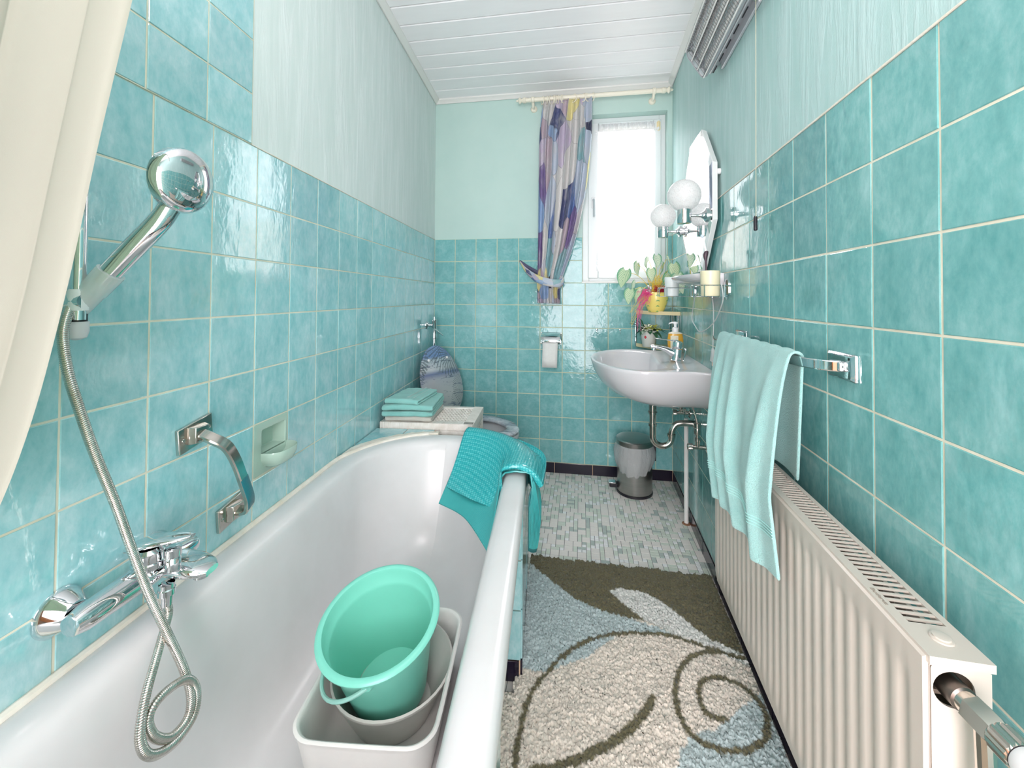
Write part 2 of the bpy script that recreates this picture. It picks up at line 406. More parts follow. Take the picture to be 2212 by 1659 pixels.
# ------------------------------------------------------------------ bath
def rrect(f, s0, s1, d0, d1, rf, rn, z, n=9, rl=None):
    """rounded rectangle; rf radius at the far (small s) end, rn at the near end"""
    out = []
    for cx, cy, r, a0 in ((s1, d1, rn, 0), (s0, d1, rf, 90), (s0, d0, rl if rl is not None else rf, 180), (s1, d0, rn, 270)):
        for k in range(n):
            a = math.radians(a0+90*k/(n-1)); sx = 1 if cx == s1 else -1; sy = 1 if cy == d1 else -1
            out.append(f(cx-sx*r+math.cos(a)*r, cy-sy*r+math.sin(a)*r, z))
    return out
BS0, BS1, BD1, BZ = 1.045, 2.80, .735, .566
def bring(iside, iend, z, r=.34):
    return rrect(LW, BS0+iend, BS1-iside, .004+iside*(1 if iside > .02 else .2), BD1-iside, max(r-iside*.6, .1), .2, z, 12)
prof_b = [(.030, .030, .500), (.004, .004, .512), (0, 0, .548), (.008, .008, .562), (.024, .024, BZ), (.052, .052, BZ), (.072, .074, .560), (.084, .090, .545),
          (.093, .106, .50), (.108, .155, .40), (.125, .21, .30), (.145, .27, .225), (.175, .32, .190), (.215, .38, .180), (.27, .50, .177)]
bath = thing('bathtub', 'long white enamelled bathtub along the left tiled wall', 'bathtub', LW(1.9, .37, .1))
bm = B(); ring_loft(bm, [bring(a, b, z) for a, b, z in prof_b], True, (False, True))
mesh_obj('tub_shell', bm, M['enamel'], bath, smooth=1.2, mods=[sub(1)])
bm = B(); pts = [LW(s, .003, .566) for s in (2.8, 2.2, 1.6, 1.40)] + [LW(1.34, .02, .569), LW(1.25, .062, .568), LW(1.17, .12, .568), LW(1.10, .20, .568), LW(1.065, .27, .568)]
tube(bm, cr(pts, 6), [.0045]*19+[.007]*30, 6) if False else tube(bm, [p+nL*.003-ZV*.003 for p in cr(pts, 6)], .0085, 8); mesh_obj('caulk_seam', bm, M['caulk'], bath)
# tiled masonry: deck behind the far end, front panel with a foot recess
sur = thing('bath_surround', 'teal tiled masonry panel and ledge enclosing the white bathtub', 'bath panel', LW(1.3, .6, 0))
def arc_s(d, r=.345):
    dd = min(max(BS0-.7-.345, .344-d), .344) if False else max(.344-d, 0)
    return BS0+.34-math.sqrt(max(r*r-dd*dd, 0)) if dd < r else BS0+.34
bm = B()
box(bm, LW, (.995, .003, 0), (1.02, .45, .50))
dk = [(.995, .004), (.995, .285)] + [(arc_s(.285-.281*k/10), .285-.281*k/10) for k in range(11)]
prism(bm, [LW(s, d, .50) for s, d in dk], ZV*.060)
box(bm, LW, (1.16, .66, 0), (1.608, .7235, .505)); box(bm, LW, (2.235, .66, 0), (2.85, .7235, .505)); box(bm, LW, (1.6, .67, .45), (2.25, .69, .505))
mesh_obj('masonry', bm, M['grout_aged'], sur, smooth=0)
for (a, b, c, d) in ((.004, .152, .998, 1.146), (.156, .283, .998, 1.146), (.004, .152, 1.150, 1.33)):
    pts = [(c, a), (c, b)] + [(min(d, arc_s(b-(b-a)*k/8)-.004), b-(b-a)*k/8) for k in range(9)]
    bm = B(); prism(bm, [LW(s, dd, .558) for s, dd in pts], ZV*.0055); mesh_obj('tile', bm, M['tile_left'], sur, smooth=0, mods=[bev(.001, 1)])
def LApr(u, d, z): return LW(u, .7295+d, z)
zz = [.0665, .2185, .3705, .512]
for a, b in ((1.152, 1.304), (1.304, 1.456), (1.456, 1.609), (2.236, 2.388), (2.388, 2.54), (2.54, 2.692)):
    for z0, z1 in zip(zz, zz[1:]): put_tile(sur, LApr, a, b, z0, z1, M['tile_left'])
    put_tile(sur, LApr, a, b, 0, .0665, M['black_tile'])
def LEnd(u, d, z): return LW(1.6145+d, u, z)
for z0, z1 in zip(zz, zz[1:]): put_tile(sur, LEnd, .655, .727, z0, z1, M['tile_left'])
put_tile(sur, LEnd, .655, .722, 0, .0665, M['black_tile'])
bm = B(); rows = []
for k in range(25):
    d = .31*math.cos(PI/2*k/24)+.004; s = arc_s(d, .345); s2 = arc_s(d, .362)-.004*math.sin(k*1.9)
    rows.append([LW(s+.012, d, .560), LW(s+.010, d, .5675), LW(s2, d, .5665+.0006*math.sin(k*2.3)), LW(s2-.003, d, .561)])
ring_loft(bm, rows, True)
mesh_obj('mortar_edge', bm, M['caulk'], sur)
# ------------------------------------------------------------------ basins and bucket in the bath
def vessel(name, ringf, prof, mat, parent, mods=None, **k):
    bm = B(); ring_loft(bm, [ringf(*p) for p in prof], True, (False, True)); return mesh_obj(name, bm, mat, parent, smooth=1.0, mods=mods, **k)
DX = lambda s, d: LW(s, d, 0)
bc = (1.928, .430)        # centre of the rectangular basin, rotated slightly
ca, sa = math.cos(math.radians(1.5)), math.sin(math.radians(1.5))
def fb(x, y, z): return LW(bc[0]+x*ca-y*sa, bc[1]+x*sa+y*ca, z)
def basin_ring(hx, hy, r, z): return rrect(fb, -hx, hx, -hy, hy, r, r, z, 6)
Z0 = .180
M['basin'] = worn('old white plastic', (224, 224, 220), (234, 233, 228), 9, .35)
bas = tag(vessel('washing_up_basin', basin_ring, [(.150, .118, .05, Z0+.012), (.158, .126, .05, Z0), (.163, .130, .05, Z0+.004), (.178, .145, .055, Z0+.105), (.181, .148, .056, Z0+.110), (.182, .149, .056, Z0+.124), (.188, .155, .06, Z0+.130),
    (.180, .147, .055, Z0+.134), (.174, .141, .053, Z0+.128), (.170, .138, .052, Z0+.110), (.158, .126, .05, Z0+.015), (.150, .118, .045, Z0+.008)], M['basin'], None, origin=LW(bc[0], bc[1], Z0), mods=[sub(1)]),
    'white rectangular plastic basin on the bathtub floor, holding the grey bowl', 'basin')
def circ(c, ax, r, n=40):
    u, v = perp(ax); return [c+(u*math.cos(2*PI*k/n)+v*math.sin(2*PI*k/n))*r for k in range(n)]
kc = LW(1.908, .434, Z0+.013); kt = (ZV + uL*.03).normalized()
bw_ = [(.085, .0), (.092, .001), (.118, .055), (.137, .098), (.1405, .101), (.1415, .107), (.137, .109), (.133, .103), (.115, .058), (.088, .006), (.05, .004)]
bm = B(); ring_loft(bm, [circ(kc+kt*h, kt, r, 44) for r, h in bw_], True, (True, True))
tag(mesh_obj('bowl', bm, worn('grey plastic', (186, 184, 178), (200, 198, 192), 8, .35), None, smooth=.9, origin=kc), 'round grey plastic bowl between the teal bucket and the white basin', 'bowl')
bk = LW(1.890, .422, Z0+.040); bt = (LW(1.950, .412, .438)-bk); H = bt.length; bt.normalize()
M['bucket'] = simple('sea green plastic', (126, 210, 190), .32)
buc = thing('bucket', 'sea-green plastic bucket with folded-down handle standing in the grey bowl', 'bucket', bk)
bp = [(.078, 0), (.085, .002), (.107, H*.55), (.118, H*.80), (.1185, H*.84), (.121, H*.845), (.124, H*.93), (.133, H*.94), (.139, H*.955), (.140, H*.975), (.137, H*.992), (.131, H), (.125, H*.992), (.1225, H*.96), (.1195, H*.86), (.1165, H*.845), (.1145, H*.80), (.106, H*.5), (.086, .006), (.05, .004)]
bm = B(); ring_loft(bm, [circ(bk+bt*h, bt, r, 56) for r, h in bp], True, (True, True)); mesh_obj('bucket_body', bm, M['bucket'], buc, smooth=.8)
hp = bk+bt*(H*.90)
side = (uL*.86 - nL*.0).normalized(); side = (side - bt*side.dot(bt)).normalized(); oth = bt.cross(side)
p1 = hp + (side*.60+nL*.25).normalized()*.132
toward = (uL*.75-nL*.66).normalized()
pd_ = (uL*.98+nL*.16); pd_ = (pd_-bt*pd_.dot(bt)).normalized(); a0 = hp + pd_*.130; a1 = hp - pd_*.130
sd_ = (a0-hp); dn = (-nL*.80 - ZV*.60 + uL*.10)
arc = [hp + sd_*math.cos(PI*i/24) + dn*.158*math.sin(PI*i/24) for i in range(25)]
bm = B(); tube(bm, arc, .0042, 8); mesh_obj('handle', bm, simple('aqua handle', (160, 216, 204), .35), buc)
for a in (a0, a1):
    bm = B(); lathe(bm, a-(a-hp).normalized()*.008, (a-hp), [(.012, 0), (.012, .008), (.008, .011)], 14); mesh_obj('handle_lug', bm, M['bucket'], buc)
# ------------------------------------------------------------------ rubber bath mat over the corner of the tub
NU, NV = 40, 46
def rimpath(t, ins, z):          # follows the rounded far right corner of the rim
    r = .34; c = (BS0+r, BD1-r); L1 = .10; La = PI/2*r; L2 = .16; s = t*(L1+La+L2)
    if s < L1: p = (BS0+ins, BD1-r-(L1-s)); 
    elif s < L1+La:
        a = (s-L1)/r; rr_ = r-ins; p = (c[0]-math.cos(a)*rr_, c[1]+math.sin(a)*rr_)
    else: p = (BS0+r+(s-L1-La), BD1-ins)
    return LW(p[0], p[1], z)
matte = NT('ribbed teal rubber'); co = matte.coord((1, 1, 1), 'obj')
M['rib'] = worn('ribbed teal rubber', (34, 112, 116), (40, 122, 124), 6, .35)
def mat_sheet(u0, u1, prof_in, zin0, zin1, amp, lift):
    rows = []
    for j in range(NV+1):
        v = j/NV; row = []
        for i in range(NU+1):
            u = u0+(u1-u0)*i/NU
            k = v*(len(prof_in)-1); q = min(int(k), len(prof_in)-2); f = k-q
            ins = prof_in[q][0]*(1-f)+prof_in[q+1][0]*f; z = prof_in[q][1]*(1-f)+prof_in[q+1][1]*f
            row.append(rimpath(u, ins-lift*0, z+lift))
        rows.append(row)
    return rows
def bezprof(P, n=14): return [(p.x, p.y) for p in cr([V((a, b, 0)) for a, b in P], n)]
mat_ = thing('bath_mat', 'teal rubber bath mat folded double over the far corner of the bathtub rim', 'bath mat', rimpath(.7, .03, .575))
def crest(u, ins, z): return rimpath(.21+.683*u, ins, z)
def lerp3(P, u):
    k = u*(len(P)-1); q = min(int(k), len(P)-2); return P[q].lerp(P[q+1], k-q)
def drape(Q, O, zc, nu, lift=0, n=5):
    Qc = cr(Q, 8); Oc = cr(O, 8); cols = []
    for i in range(nu+1):
        u = i/nu; q_ = lerp3(Qc, u); o_ = lerp3(Oc, u); a = crest(u, .088, zc-.018); m1 = q_.lerp(a, .55)-ZV*.006
        cols.append(cr([q_, m1, a, crest(u, .055, zc), crest(u, .02, zc+.001), crest(u, -.012-lift, zc-.018), (crest(u, -.026-lift, zc-.07)+o_)/2+nL*.010*(1 if lift else 0), o_], n))
    return cols
cols = drape([PZ(948, 1087, .43), PZ(1003, 1118, .435), PZ(1053, 1190, .46)], [LW(1.03, .47, .535), LW(1.07, .66, .46), LW(1.24, .768, .36), LW(1.465, .768, .312)], .579, 72, .008)
lc = cols[-1]
for k in range(1, 9):
    nc_ = []
    for p_ in lc:
        d_ = p_.dot(nL); z_ = p_.z; m_ = max(0, min(1, (.565-z_)/.06))*(1 if d_ > .735 else 0)
        nc_.append(p_ + nL*(-max(0, d_-.742)*(k/8)*m_) + uL*.0035*k*m_ + uL*.0004*k + ZV*.020*(k/8)**2*m_*(1 if z_ < .36 else 0))
    cols.append(nc_)
bm = B(); grid(bm, cols); mesh_obj('mat_underlayer', bm, M['rib'], mat_, smooth=.9, mods=[solid(.003, 0)])
bm = B()
for c in cols[1:-1]: tube(bm, c[::2], .0031, 6)
mesh_obj('ribs', bm, worn('raised teal ribs', (58, 158, 158), (70, 172, 170), 6, .3), mat_, kind='stuff')
nb = NT('translucent teal rubber'); vo = nb.add('ShaderNodeTexVoronoi'); vo.inputs['Scale'].default_value = 100; vo.inputs['Randomness'].default_value = .2
nb.l(nb.coord(kind='obj'), vo.inputs['Vector']); rp = nb.ramp(vo.outputs['Distance'], [(.1, (1, 1, 1)), (.55, (0, 0, 0))])
nb.set(Base_Color=nb.ramp(vo.outputs['Distance'], [(.12, sl((96, 204, 206))), (.6, sl((44, 166, 170)))]), Roughness=.12, Normal=nb.bump(rp, .8, .002))
M['bubble'] = nb.m
cb = drape([PZ(965, 1052, .462), PZ(1020, 1080, .475), PZ(1086, 1105, .500)], [LW(1.03, .45, .575), LW(1.05, .64, .560), LW(1.20, .79, .550), LW(1.45, .788, .548)], .603, 48, .012)
# the sheet bends back under itself at the near end
last = cb[-1]; prev = cb[-2]
for ang in (40, 90, 140, 180):
    r_ = .011; a_ = math.radians(ang)
    cb.append([p_ + (p_-q_).normalized()*r_*math.sin(a_) - ZV*0 + (V((.62, -1.3, .30))-p_).normalized()*r_*(1-math.cos(a_)) for p_, q_ in zip(last, prev)])
bm = B(); grid(bm, cb); mesh_obj('mat_top_layer', bm, M['bubble'], mat_, smooth=.9, mods=[solid(.0035, 0)])
# ------------------------------------------------------------------ wicker hamper
M['wicker'] = worn('white lacquered wicker', (218, 212, 202), (238, 234, 228), 30, .55, bump=(200, .5, .0006))
ham = thing('wicker_hamper', 'white woven wicker laundry hamper beside the toilet, carrying folded towels', 'hamper', LW(.84, .24, 0))
hs0, hs1, hd0, hd1, hz = .675, .99, .012, .462, .590
def bundle(bm, f, a, b, wd=.004): box(bm, f, a, b)
bm = B()
for a, b in (((hs0, hd0, hz-.030), (hs0+.035, hd1, hz)), ((hs1-.035, hd0, hz-.030), (hs1, hd1, hz)), ((hs0, hd0, hz-.030), (hs1, hd0+.035, hz)), ((hs0, hd1-.045, hz-.030), (hs1, hd1, hz))): box(bm, LW, a, b)
lid = mesh_obj('lid', bm, M['wicker'], ham, mods=[bev(.004)])
bm = B()
for k in range(60):      # wrapped cane bands round the lid edge
    d = hd0+.006+k*(hd1-hd0-.012)/59
    box(bm, LW, (hs1-.036, d-.0028, hz-.031), (hs1+.0014, d+.0028, hz+.0012))
for k in range(42):
    s = hs0+.006+k*(hs1-hs0-.012)/41
    box(bm, LW, (s-.0028, hd1-.046, hz-.031), (s+.0028, hd1+.0014, hz+.0012))
mesh_obj('cane_wrapping', bm, M['wicker'], lid, kind='stuff')
def weave(f, a0, a1, b0, b1, d, name, parent, pitch=.0160):
    bm = B(); na = int((a1-a0)/pitch); nb_ = int((b1-b0)/pitch)
    for i in range(na+1):
        a = a0+(a1-a0)*i/na
        for off in (-.0025, .0025): tube(bm, [f(a+off, b0+(b1-b0)*j/(2*nb_), d+.0016*(1 if (j+i) % 2 else -1)) for j in range(2*nb_+1)], .0021, 4, cap=False)
    for i in range(nb_+1):
        b = b0+(b1-b0)*i/nb_
        for off in (-.0025, .0025): tube(bm, [f(a0+(a1-a0)*j/(2*na), b+off, d-.0016*(1 if (j+i) % 2 else -1)) for j in range(2*na+1)], .0021, 4, cap=False)
    return mesh_obj(name, bm, M['wicker'], parent, kind='stuff')
weave(lambda a, b, d: LW(a, b, d), hs0+.034, hs1-.034, hd0+.034, hd1-.044, hz-.006, 'woven_cane_top', ham)
weave(lambda a, b, d: LW(a, d, b), hs0+.02, hs1-.02, .03, hz-.034, hd1-.008, 'woven_cane_side', ham)
weave(lambda a, b, d: LW(d, a, b), hd0+.02, hd1-.02, .35, hz-.034, hs1-.008, 'woven_cane_front', ham)
bm = B()
for s in (hs0+.012, hs1-.012):
    for d in (hd0+.012, hd1-.012): lathe(bm, LW(s, d, 0), ZV, [(.013, 0), (.013, hz-.032)], 10)
for z in (.03, .30, hz-.042):
    box(bm, LW, (hs0+.01, hd1-.012, z-.010), (hs1-.01, hd1-.001, z+.010)); box(bm, LW, (hs1-.012, hd0+.01, z-.010), (hs1-.001, hd1-.01, z+.010))
mesh_obj('hamper_frame', bm, M['wicker'], ham, mods=[bev(.003)])
bm = B(); box(bm, LW, (hs0+.03, hd0+.03, hz-.028), (hs1-.03, hd1-.03, hz-.022)); box(bm, LW, (hs0+.03, hd0+.02, .02), (hs1-.02, hd1-.02, .03))
box(bm, LW, (hs0+.03, hd1-.022, .03), (hs1-.03, hd1-.018, hz-.03)); mesh_obj('lining', bm, simple('brown cotton lining', (112, 92, 74), .9), ham)
# ------------------------------------------------------------------ folded towels on the hamper
def terry(name, c1, c2, sc=420):
    n = NT(name); co = n.coord(kind='obj'); f = n.noise(co, 14, 3); g = n.noise(co, sc, 3, .7)
    base = n.mix(.5, n.ramp(f, [(.3, sl(c1)), (.7, sl(c2))]), n.ramp(g, [(.3, sl(c1)), (.7, sl(c2))]))
    n.set(Base_Color=base, Roughness=.95, Sheen_Weight=.4, Normal=n.bump(g, 1.0, .004)); return n.m
M['terry'] = terry('aqua terry', (128, 204, 196), (158, 222, 214)); M['terry_cream'] = terry('cream floral terry', (206, 202, 190), (222, 218, 208))
TOWTEX = bpy.data.textures.new('soft', 'CLOUDS'); TOWTEX.noise_scale = .045
def folded(name, s0, s1, d0, d1, z, layers, th, mat, label, droop=.0, rot=0, group=None, stripe=False, tilt=0, seed=0):
    """towel folded into a flat pack: one ribbon zig-zagging in cross-section along d, swept along s"""
    rd = random.Random(seed); cxs, cxd = (s0+s1)/2, (d0+d1)/2; c, s_ = math.cos(rot), math.sin(rot)
    def f(s, d, zz):
        x, y = s-cxs, d-cxd; return LW(cxs+x*c-y*s_, cxd+x*s_+y*c, zz+tilt*(x+(s1-s0)/2))
    prof = []; n = 12
    for L in range(layers):
        zz = z+th*(L+.5); A, Bq = (s0+.01*rd.random(), s1-.014*rd.random()) if L % 2 == 0 else (s1-.014*rd.random(), s0+.01*rd.random())
        for k in range(n): prof.append((A+(Bq-A)*k/(n-1), zz+.0012*math.sin(k*1.7+L)))
        if L < layers-1:
            sg = 1 if L % 2 == 0 else -1
            for a in (-60, -20, 20, 60): prof.append((Bq+sg*th*.5*math.cos(math.radians(a)), zz+th*.5+th*.5*math.sin(math.radians(a))))
    bm = B(); m = 16; rows = []
    for i in range(m+1):
        t = i/m; d = d0+(d1-d0)*t; bul = .006*math.sin(PI*t)
        rows.append([f(s, d, zz+bul*(zz-z)/max(th*layers, .01)-droop*max(0, (s-s1+.05)/.05)*0) for s, zz in prof])
    grid(bm, rows); o = mesh_obj(name, bm, mat, None, smooth=1.2, origin=f(cxs, cxd, z), mods=[solid(th*.86, 0), sub(2), ('DISPLACE', dict(texture=TOWTEX, strength=.007, mid_level=.5, texture_coords='LOCAL'))])
    tag(o, label, 'towel', group)
    if stripe:
        for q in (.62, .66, .80):
            bm = B(); zz = z+th*layers+.0012; grid(bm, [[f(s0+.01+(s1-s0-.03)*a/10, d0+(d1-d0)*(q+e), zz+.0062*math.sin(PI*q)) for a in range(11)] for e in (0, .010)])
            mesh_obj('stripe', bm, simple('pale woven stripe', (214, 232, 226), .9), o, mods=[solid(.0008, 1)])
    return o
folded('folded_cloth', .73, .985, .035, .26, hz+.002, 2, .011, M['terry_cream'], 'cream flowered towel folded at the bottom of the pile on the hamper', seed=1)
folded('folded_towel', .72, .995, .018, .262, hz+.026, 4, .0135, M['terry'], 'thick aqua towel folded under the striped one on the hamper', rot=.05, seed=2)
folded('folded_towel', .735, .985, .045, .215, hz+.082, 2, .0125, M['terry'], 'aqua towel with pale woven stripes topmost of the pile on the hamper', rot=-.12, seed=3, stripe=True)
# ------------------------------------------------------------------ toilet in the far left corner
tx = V((.92, -.39, 0)).normalized(); ty = V((-tx.y, tx.x, 0)); tc = V((.455, -.425, 0))
def TW(a, b, z): return tc + tx*a + ty*b + ZV*z
def egg(a0, a1, hw, z, n=36, sh=.1, f=TW):
    out = []
    for k in range(n):
        t = 2*PI*k/n; ca_, sb = math.cos(t), math.sin(t)
        cx_ = (a0+a1)/2; la = (a1-a0)/2
        out.append(f(cx_+la*ca_, hw*sb*(1-.10*ca_), z))
    return out
toi = thing('toilet', 'white porcelain toilet with marbled grey seat in the far left corner', 'toilet', TW(-.05, 0, 0))
bm = B()
ring_loft(bm, [egg(-.22, .10, .11, 0), egg(-.22, .11, .115, .02), egg(-.20, .09, .10, .10), egg(-.21, .14, .125, .22), egg(-.23, .20, .165, .31), egg(-.235, .235, .185, .37), egg(-.24, .243, .19, .395), egg(-.238, .24, .187, .405),
    egg(-.205, .205, .150, .405), egg(-.19, .19, .135, .38), egg(-.15, .15, .10, .27), egg(-.08, .08, .05, .20)], True)
mesh_obj('toilet_bowl', bm, M['porcelain'], toi, smooth=1.0)
bm = B(); box(bm, TW, (-.33, -.10, .16), (-.19, .10, .402)); mesh_obj('toilet_neck', bm, M['porcelain'], toi, mods=[bev(.025, 4)])
nm = NT('marbled seat'); co = nm.coord((1, 3, 1), 'obj', (0, 0, .6)); f = nm.noise(co, 7, 6, .7, 1.5)
nm.set(Base_Color=nm.ramp(f, [(.32, sl((96, 104, 116))), (.46, sl((172, 178, 188))), (.62, sl((214, 216, 220)))]), Roughness=.15); M['seat'] = nm.m
bm = B(); zs_ = .409
r1 = [egg(-.235, .238, .184, zs_), egg(-.238, .242, .188, zs_+.010), egg(-.230, .234, .180, zs_+.020), egg(-.20, .205, .150, zs_+.023), egg(-.165, .170, .118, zs_+.018), egg(-.160, .165, .113, zs_+.008), egg(-.165, .170, .118, zs_)]
ring_loft(bm, r1+[r1[0]], True, (False, False)); mesh_obj('toilet_seat', bm, M['seat'], toi, smooth=1.0)
# raised lid: base centre, tip leaning on the flush pipe
lb = TW(-.245, 0, .44); lt = V((.095, -.262, .868)); la = (lt-lb); LL = la.length; la.normalize(); ln_ = ty.cross(la).normalized()
if ln_.dot(tx) < 0: ln_ = -ln_
def LD(a, b, c): return lb + la*a + ty*b + ln_*c
def lidring(g, c): return [LD(LL*.5+(LL*.5-g)*math.cos(t), (.184-g)*math.sin(t)*(1-.10*math.cos(t)), c) for t in [2*PI*k/48 for k in range(48)]]
# lid picture: palm fronds, blue water and pale surf (generic tropical beach)
nl = NT('beach picture lid'); tcn = nl.add('ShaderNodeAttribute', attribute_name='lid'); sx = nl.add('ShaderNodeSeparateXYZ'); nl.l(tcn.outputs['Vector'], sx.inputs[0])
base = nl.ramp(sx.outputs['X'], [(.0, sl((176, 178, 178))), (.33, sl((188, 190, 190))), (.52, sl((176, 178, 186))), (.60, sl((112, 124, 160))), (.66, sl((190, 194, 198))), (.80, sl((178, 190, 200))), (.84, sl((120, 148, 196))), (1, sl((132, 156, 196)))])
mp = nl.add('ShaderNodeMapping'); nl.l(tcn.outputs['Vector'], mp.inputs[0]); mp.inputs['Scale'].default_value = (11, 2.2, 1); mp.inputs['Rotation'].default_value = (0, 0, .35)
wv = nl.noise(mp.outputs[0], 1.6, 6, .65, 1.2); base = nl.mix(nl.ramp(wv, [(.56, (0, 0, 0)), (.63, (1, 1, 1))]), base, sl((118, 126, 142)))
def frond(cx_, cy_, spread, reach, f0):
    sub_ = nl.add('ShaderNodeVectorMath', operation='SUBTRACT'); sub_.inputs[1].default_value = (cx_, cy_, 0); nl.l(tcn.outputs['Vector'], sub_.inputs[0])
    s2 = nl.add('ShaderNodeSeparateXYZ'); nl.l(sub_.outputs[0], s2.inputs[0])
    at = nl.add('ShaderNodeMath', operation='ARCTAN2'); nl.l(s2.outputs['Y'], at.inputs[0]); nl.l(s2.outputs['X'], at.inputs[1])
    mu = nl.add('ShaderNodeMath', operation='MULTIPLY'); mu.inputs[1].default_value = f0; nl.l(at.outputs[0], mu.inputs[0])
    si = nl.add('ShaderNodeMath', operation='SINE'); nl.l(mu.outputs[0], si.inputs[0])
    le = nl.add('ShaderNodeVectorMath', operation='LENGTH'); nl.l(sub_.outputs[0], le.inputs[0])
    g = nl.add('ShaderNodeMath', operation='LESS_THAN'); g.inputs[1].default_value = reach; nl.l(le.outputs['Value'], g.inputs[0])
    h_ = nl.add('ShaderNodeMath', operation='GREATER_THAN'); h_.inputs[1].default_value = spread; nl.l(si.outputs[0], h_.inputs[0])
    m_ = nl.add('ShaderNodeMath', operation='MULTIPLY'); nl.l(g.outputs[0], m_.inputs[0]); nl.l(h_.outputs[0], m_.inputs[1]); return m_.outputs[0]
for a_ in ((1.04, .78, .55, .50, 44), (.86, .86, .45, .30, 38), (1.05, .35, .75, .30, 40), (.88, .0, -.3, .30, 30), (.70, -.05, .0, .20, 34), (.30, .95, .6, .24, 44), (.14, .8, .75, .2, 36)):
    fm = nl.add('ShaderNodeMath', operation='MULTIPLY'); fm.inputs[1].default_value = .62; nl.l(frond(*a_), fm.inputs[0]); base = nl.mix(fm.outputs[0], base, sl((84, 94, 98)))
nl.set(Base_Color=base, Roughness=.12); M['lid'] = nl.m
bm = B(); ring_loft(bm, [lidring(.006, -.008), lidring(0, -.004), lidring(0, .004), lidring(.006, .008)], True)
lay = bm.verts.layers.float_vector.new('lid')
for v in bm.verts:
    q = v.co-lb; v[lay] = (q.dot(la)/LL, q.dot(ty)/.37+.5, 0)
lido = mesh_obj('toilet_lid', bm, M['lid'], toi, smooth=.6)
for b_ in (-.085, .085):
    bm = B(); lathe(bm, LD(LL*.80, b_, .008), ln_, [(.0085, 0), (.0085, .005), (.005, .008)], 12); mesh_obj('buffer', bm, M['white_plastic'], lido, label='small white rubber buffer')
    bm = B(); lathe(bm, TW(-.235, b_*.9, .405), ZV, [(.012, 0), (.012, .03)], 12); mesh_obj('hinge', bm, M['chrome'], toi)
# flush valve on the wall above
fv = thing('flush_valve', 'chrome flush valve and pipe on the left wall above the toilet lid', 'valve', LW(.182, 0, .995))
bm = B(); lathe(bm, LW(.182, 0, .995), nL, [(.030, 0), (.030, .004), (.022, .012), (.012, .014)], 20); mesh_obj('wall_rosette', bm, M['chrome'], fv)
bm = B(); tube(bm, [LW(.182, .01, .995), LW(.182, .05, .995)], .011, 12); lathe(bm, LW(.182, .052, .905), ZV, [(.015, 0), (.0185, .004), (.0185, .03), (.0155, .032), (.0155, .115), (.0175, .118), (.0175, .128), (.010, .132), (.010, .146)], 16); mesh_obj('valve_body', bm, M['chrome'], fv)
bm = B(); tube(bm, [LW(.190, .060, .965), LW(.205, .085, .952), LW(.22, .122, .930)], [.008, .006, .004], 8); mesh_obj('flush_lever', bm, M['chrome'], fv)
bm = B(); tube(bm, [LW(.182, .052, .910), LW(.182, .050, .42)], .0115, 12); mesh_obj('flush_pipe', bm, M['chrome'], fv)
# ------------------------------------------------------------------ washbasin
wb = thing('washbasin', 'large white porcelain washbasin hung on the right wall under the mirror', 'washbasin', RW(.62, .2, .68))
half = [(0, .372), (.06, .362), (.12, .362), (.18, .378), (.24, .392), (.30, .392), (.36, .368), (.42, .318), (.465, .245), (.495, .165), (.512, .085), (.518, 0)]
def wout(scale_w, scale_d, z, d0=.0, dcut=.0, sh=0):
    side = cr([V((d, h, 0)) for d, h in half], 4); pts = []
    for p in side: pts.append((d0+p.x*scale_d, p.y*scale_w))
    full = [(d, h) for d, h in pts] + [(d, -h) for d, h in pts[-2::-1]]
    return [RW(.625+h+sh, max(d, .001), z) for d, h in full]
def wclose(r, zb=None): return r
bm = B()
rings = [wout(.20, .30, .672, .06), wout(.42, .50, .676, .02), wout(.62, .66, .692, .0), wout(.80, .82, .726, 0), wout(.91, .92, .772, 0), wout(.97, .972, .820, 0), wout(.995, .995, .858, 0), wout(1.0, 1.0, .868, 0), wout(.995, .996, .8735, 0), wout(.965, .975, .875, 0)]
# inner bowl: blend from outline to an ellipse set forward of the tap deck
N_ = len(rings[0])
def bowl(rx, ry, cd_, z):
    out = []
    src = wout(1, 1, z)
    for p in src:
        q_ = p-RW(.625, cd_, z); a = math.atan2(q_.dot(uR), q_.dot(nR)); out.append(RW(.625+math.sin(a)*rx, cd_+math.cos(a)*ry, z))
    return out
rings += [bowl(.335, .200, .300, .8725), bowl(.322, .188, .300, .864), bowl(.300, .172, .298, .835), bowl(.25, .145, .285, .785), bowl(.17, .105, .265, .745), bowl(.07, .055, .25, .728), bowl(.022, .022, .245, .724)]
# middle ring so that the tap deck stays flat
ring_loft(bm, rings, True, (True, True))
mesh_obj('basin_body', bm, M['porcelain'], wb, smooth=.9)
bm = B(); lathe(bm, RW(.625, .245, .7245), ZV, [(.021, 0), (.021, .003), (.014, .004), (.012, .001)], 20); mesh_obj('drain', bm, M['chrome'], wb)
bm = B(); lathe(bm, RW(.93, .245, .845)-nR*0, (-uR*1+ZV*.1), [(.0035, 0), (.0035, .004)], 10); mesh_obj('overflow_slot', bm, M['black'], wb)
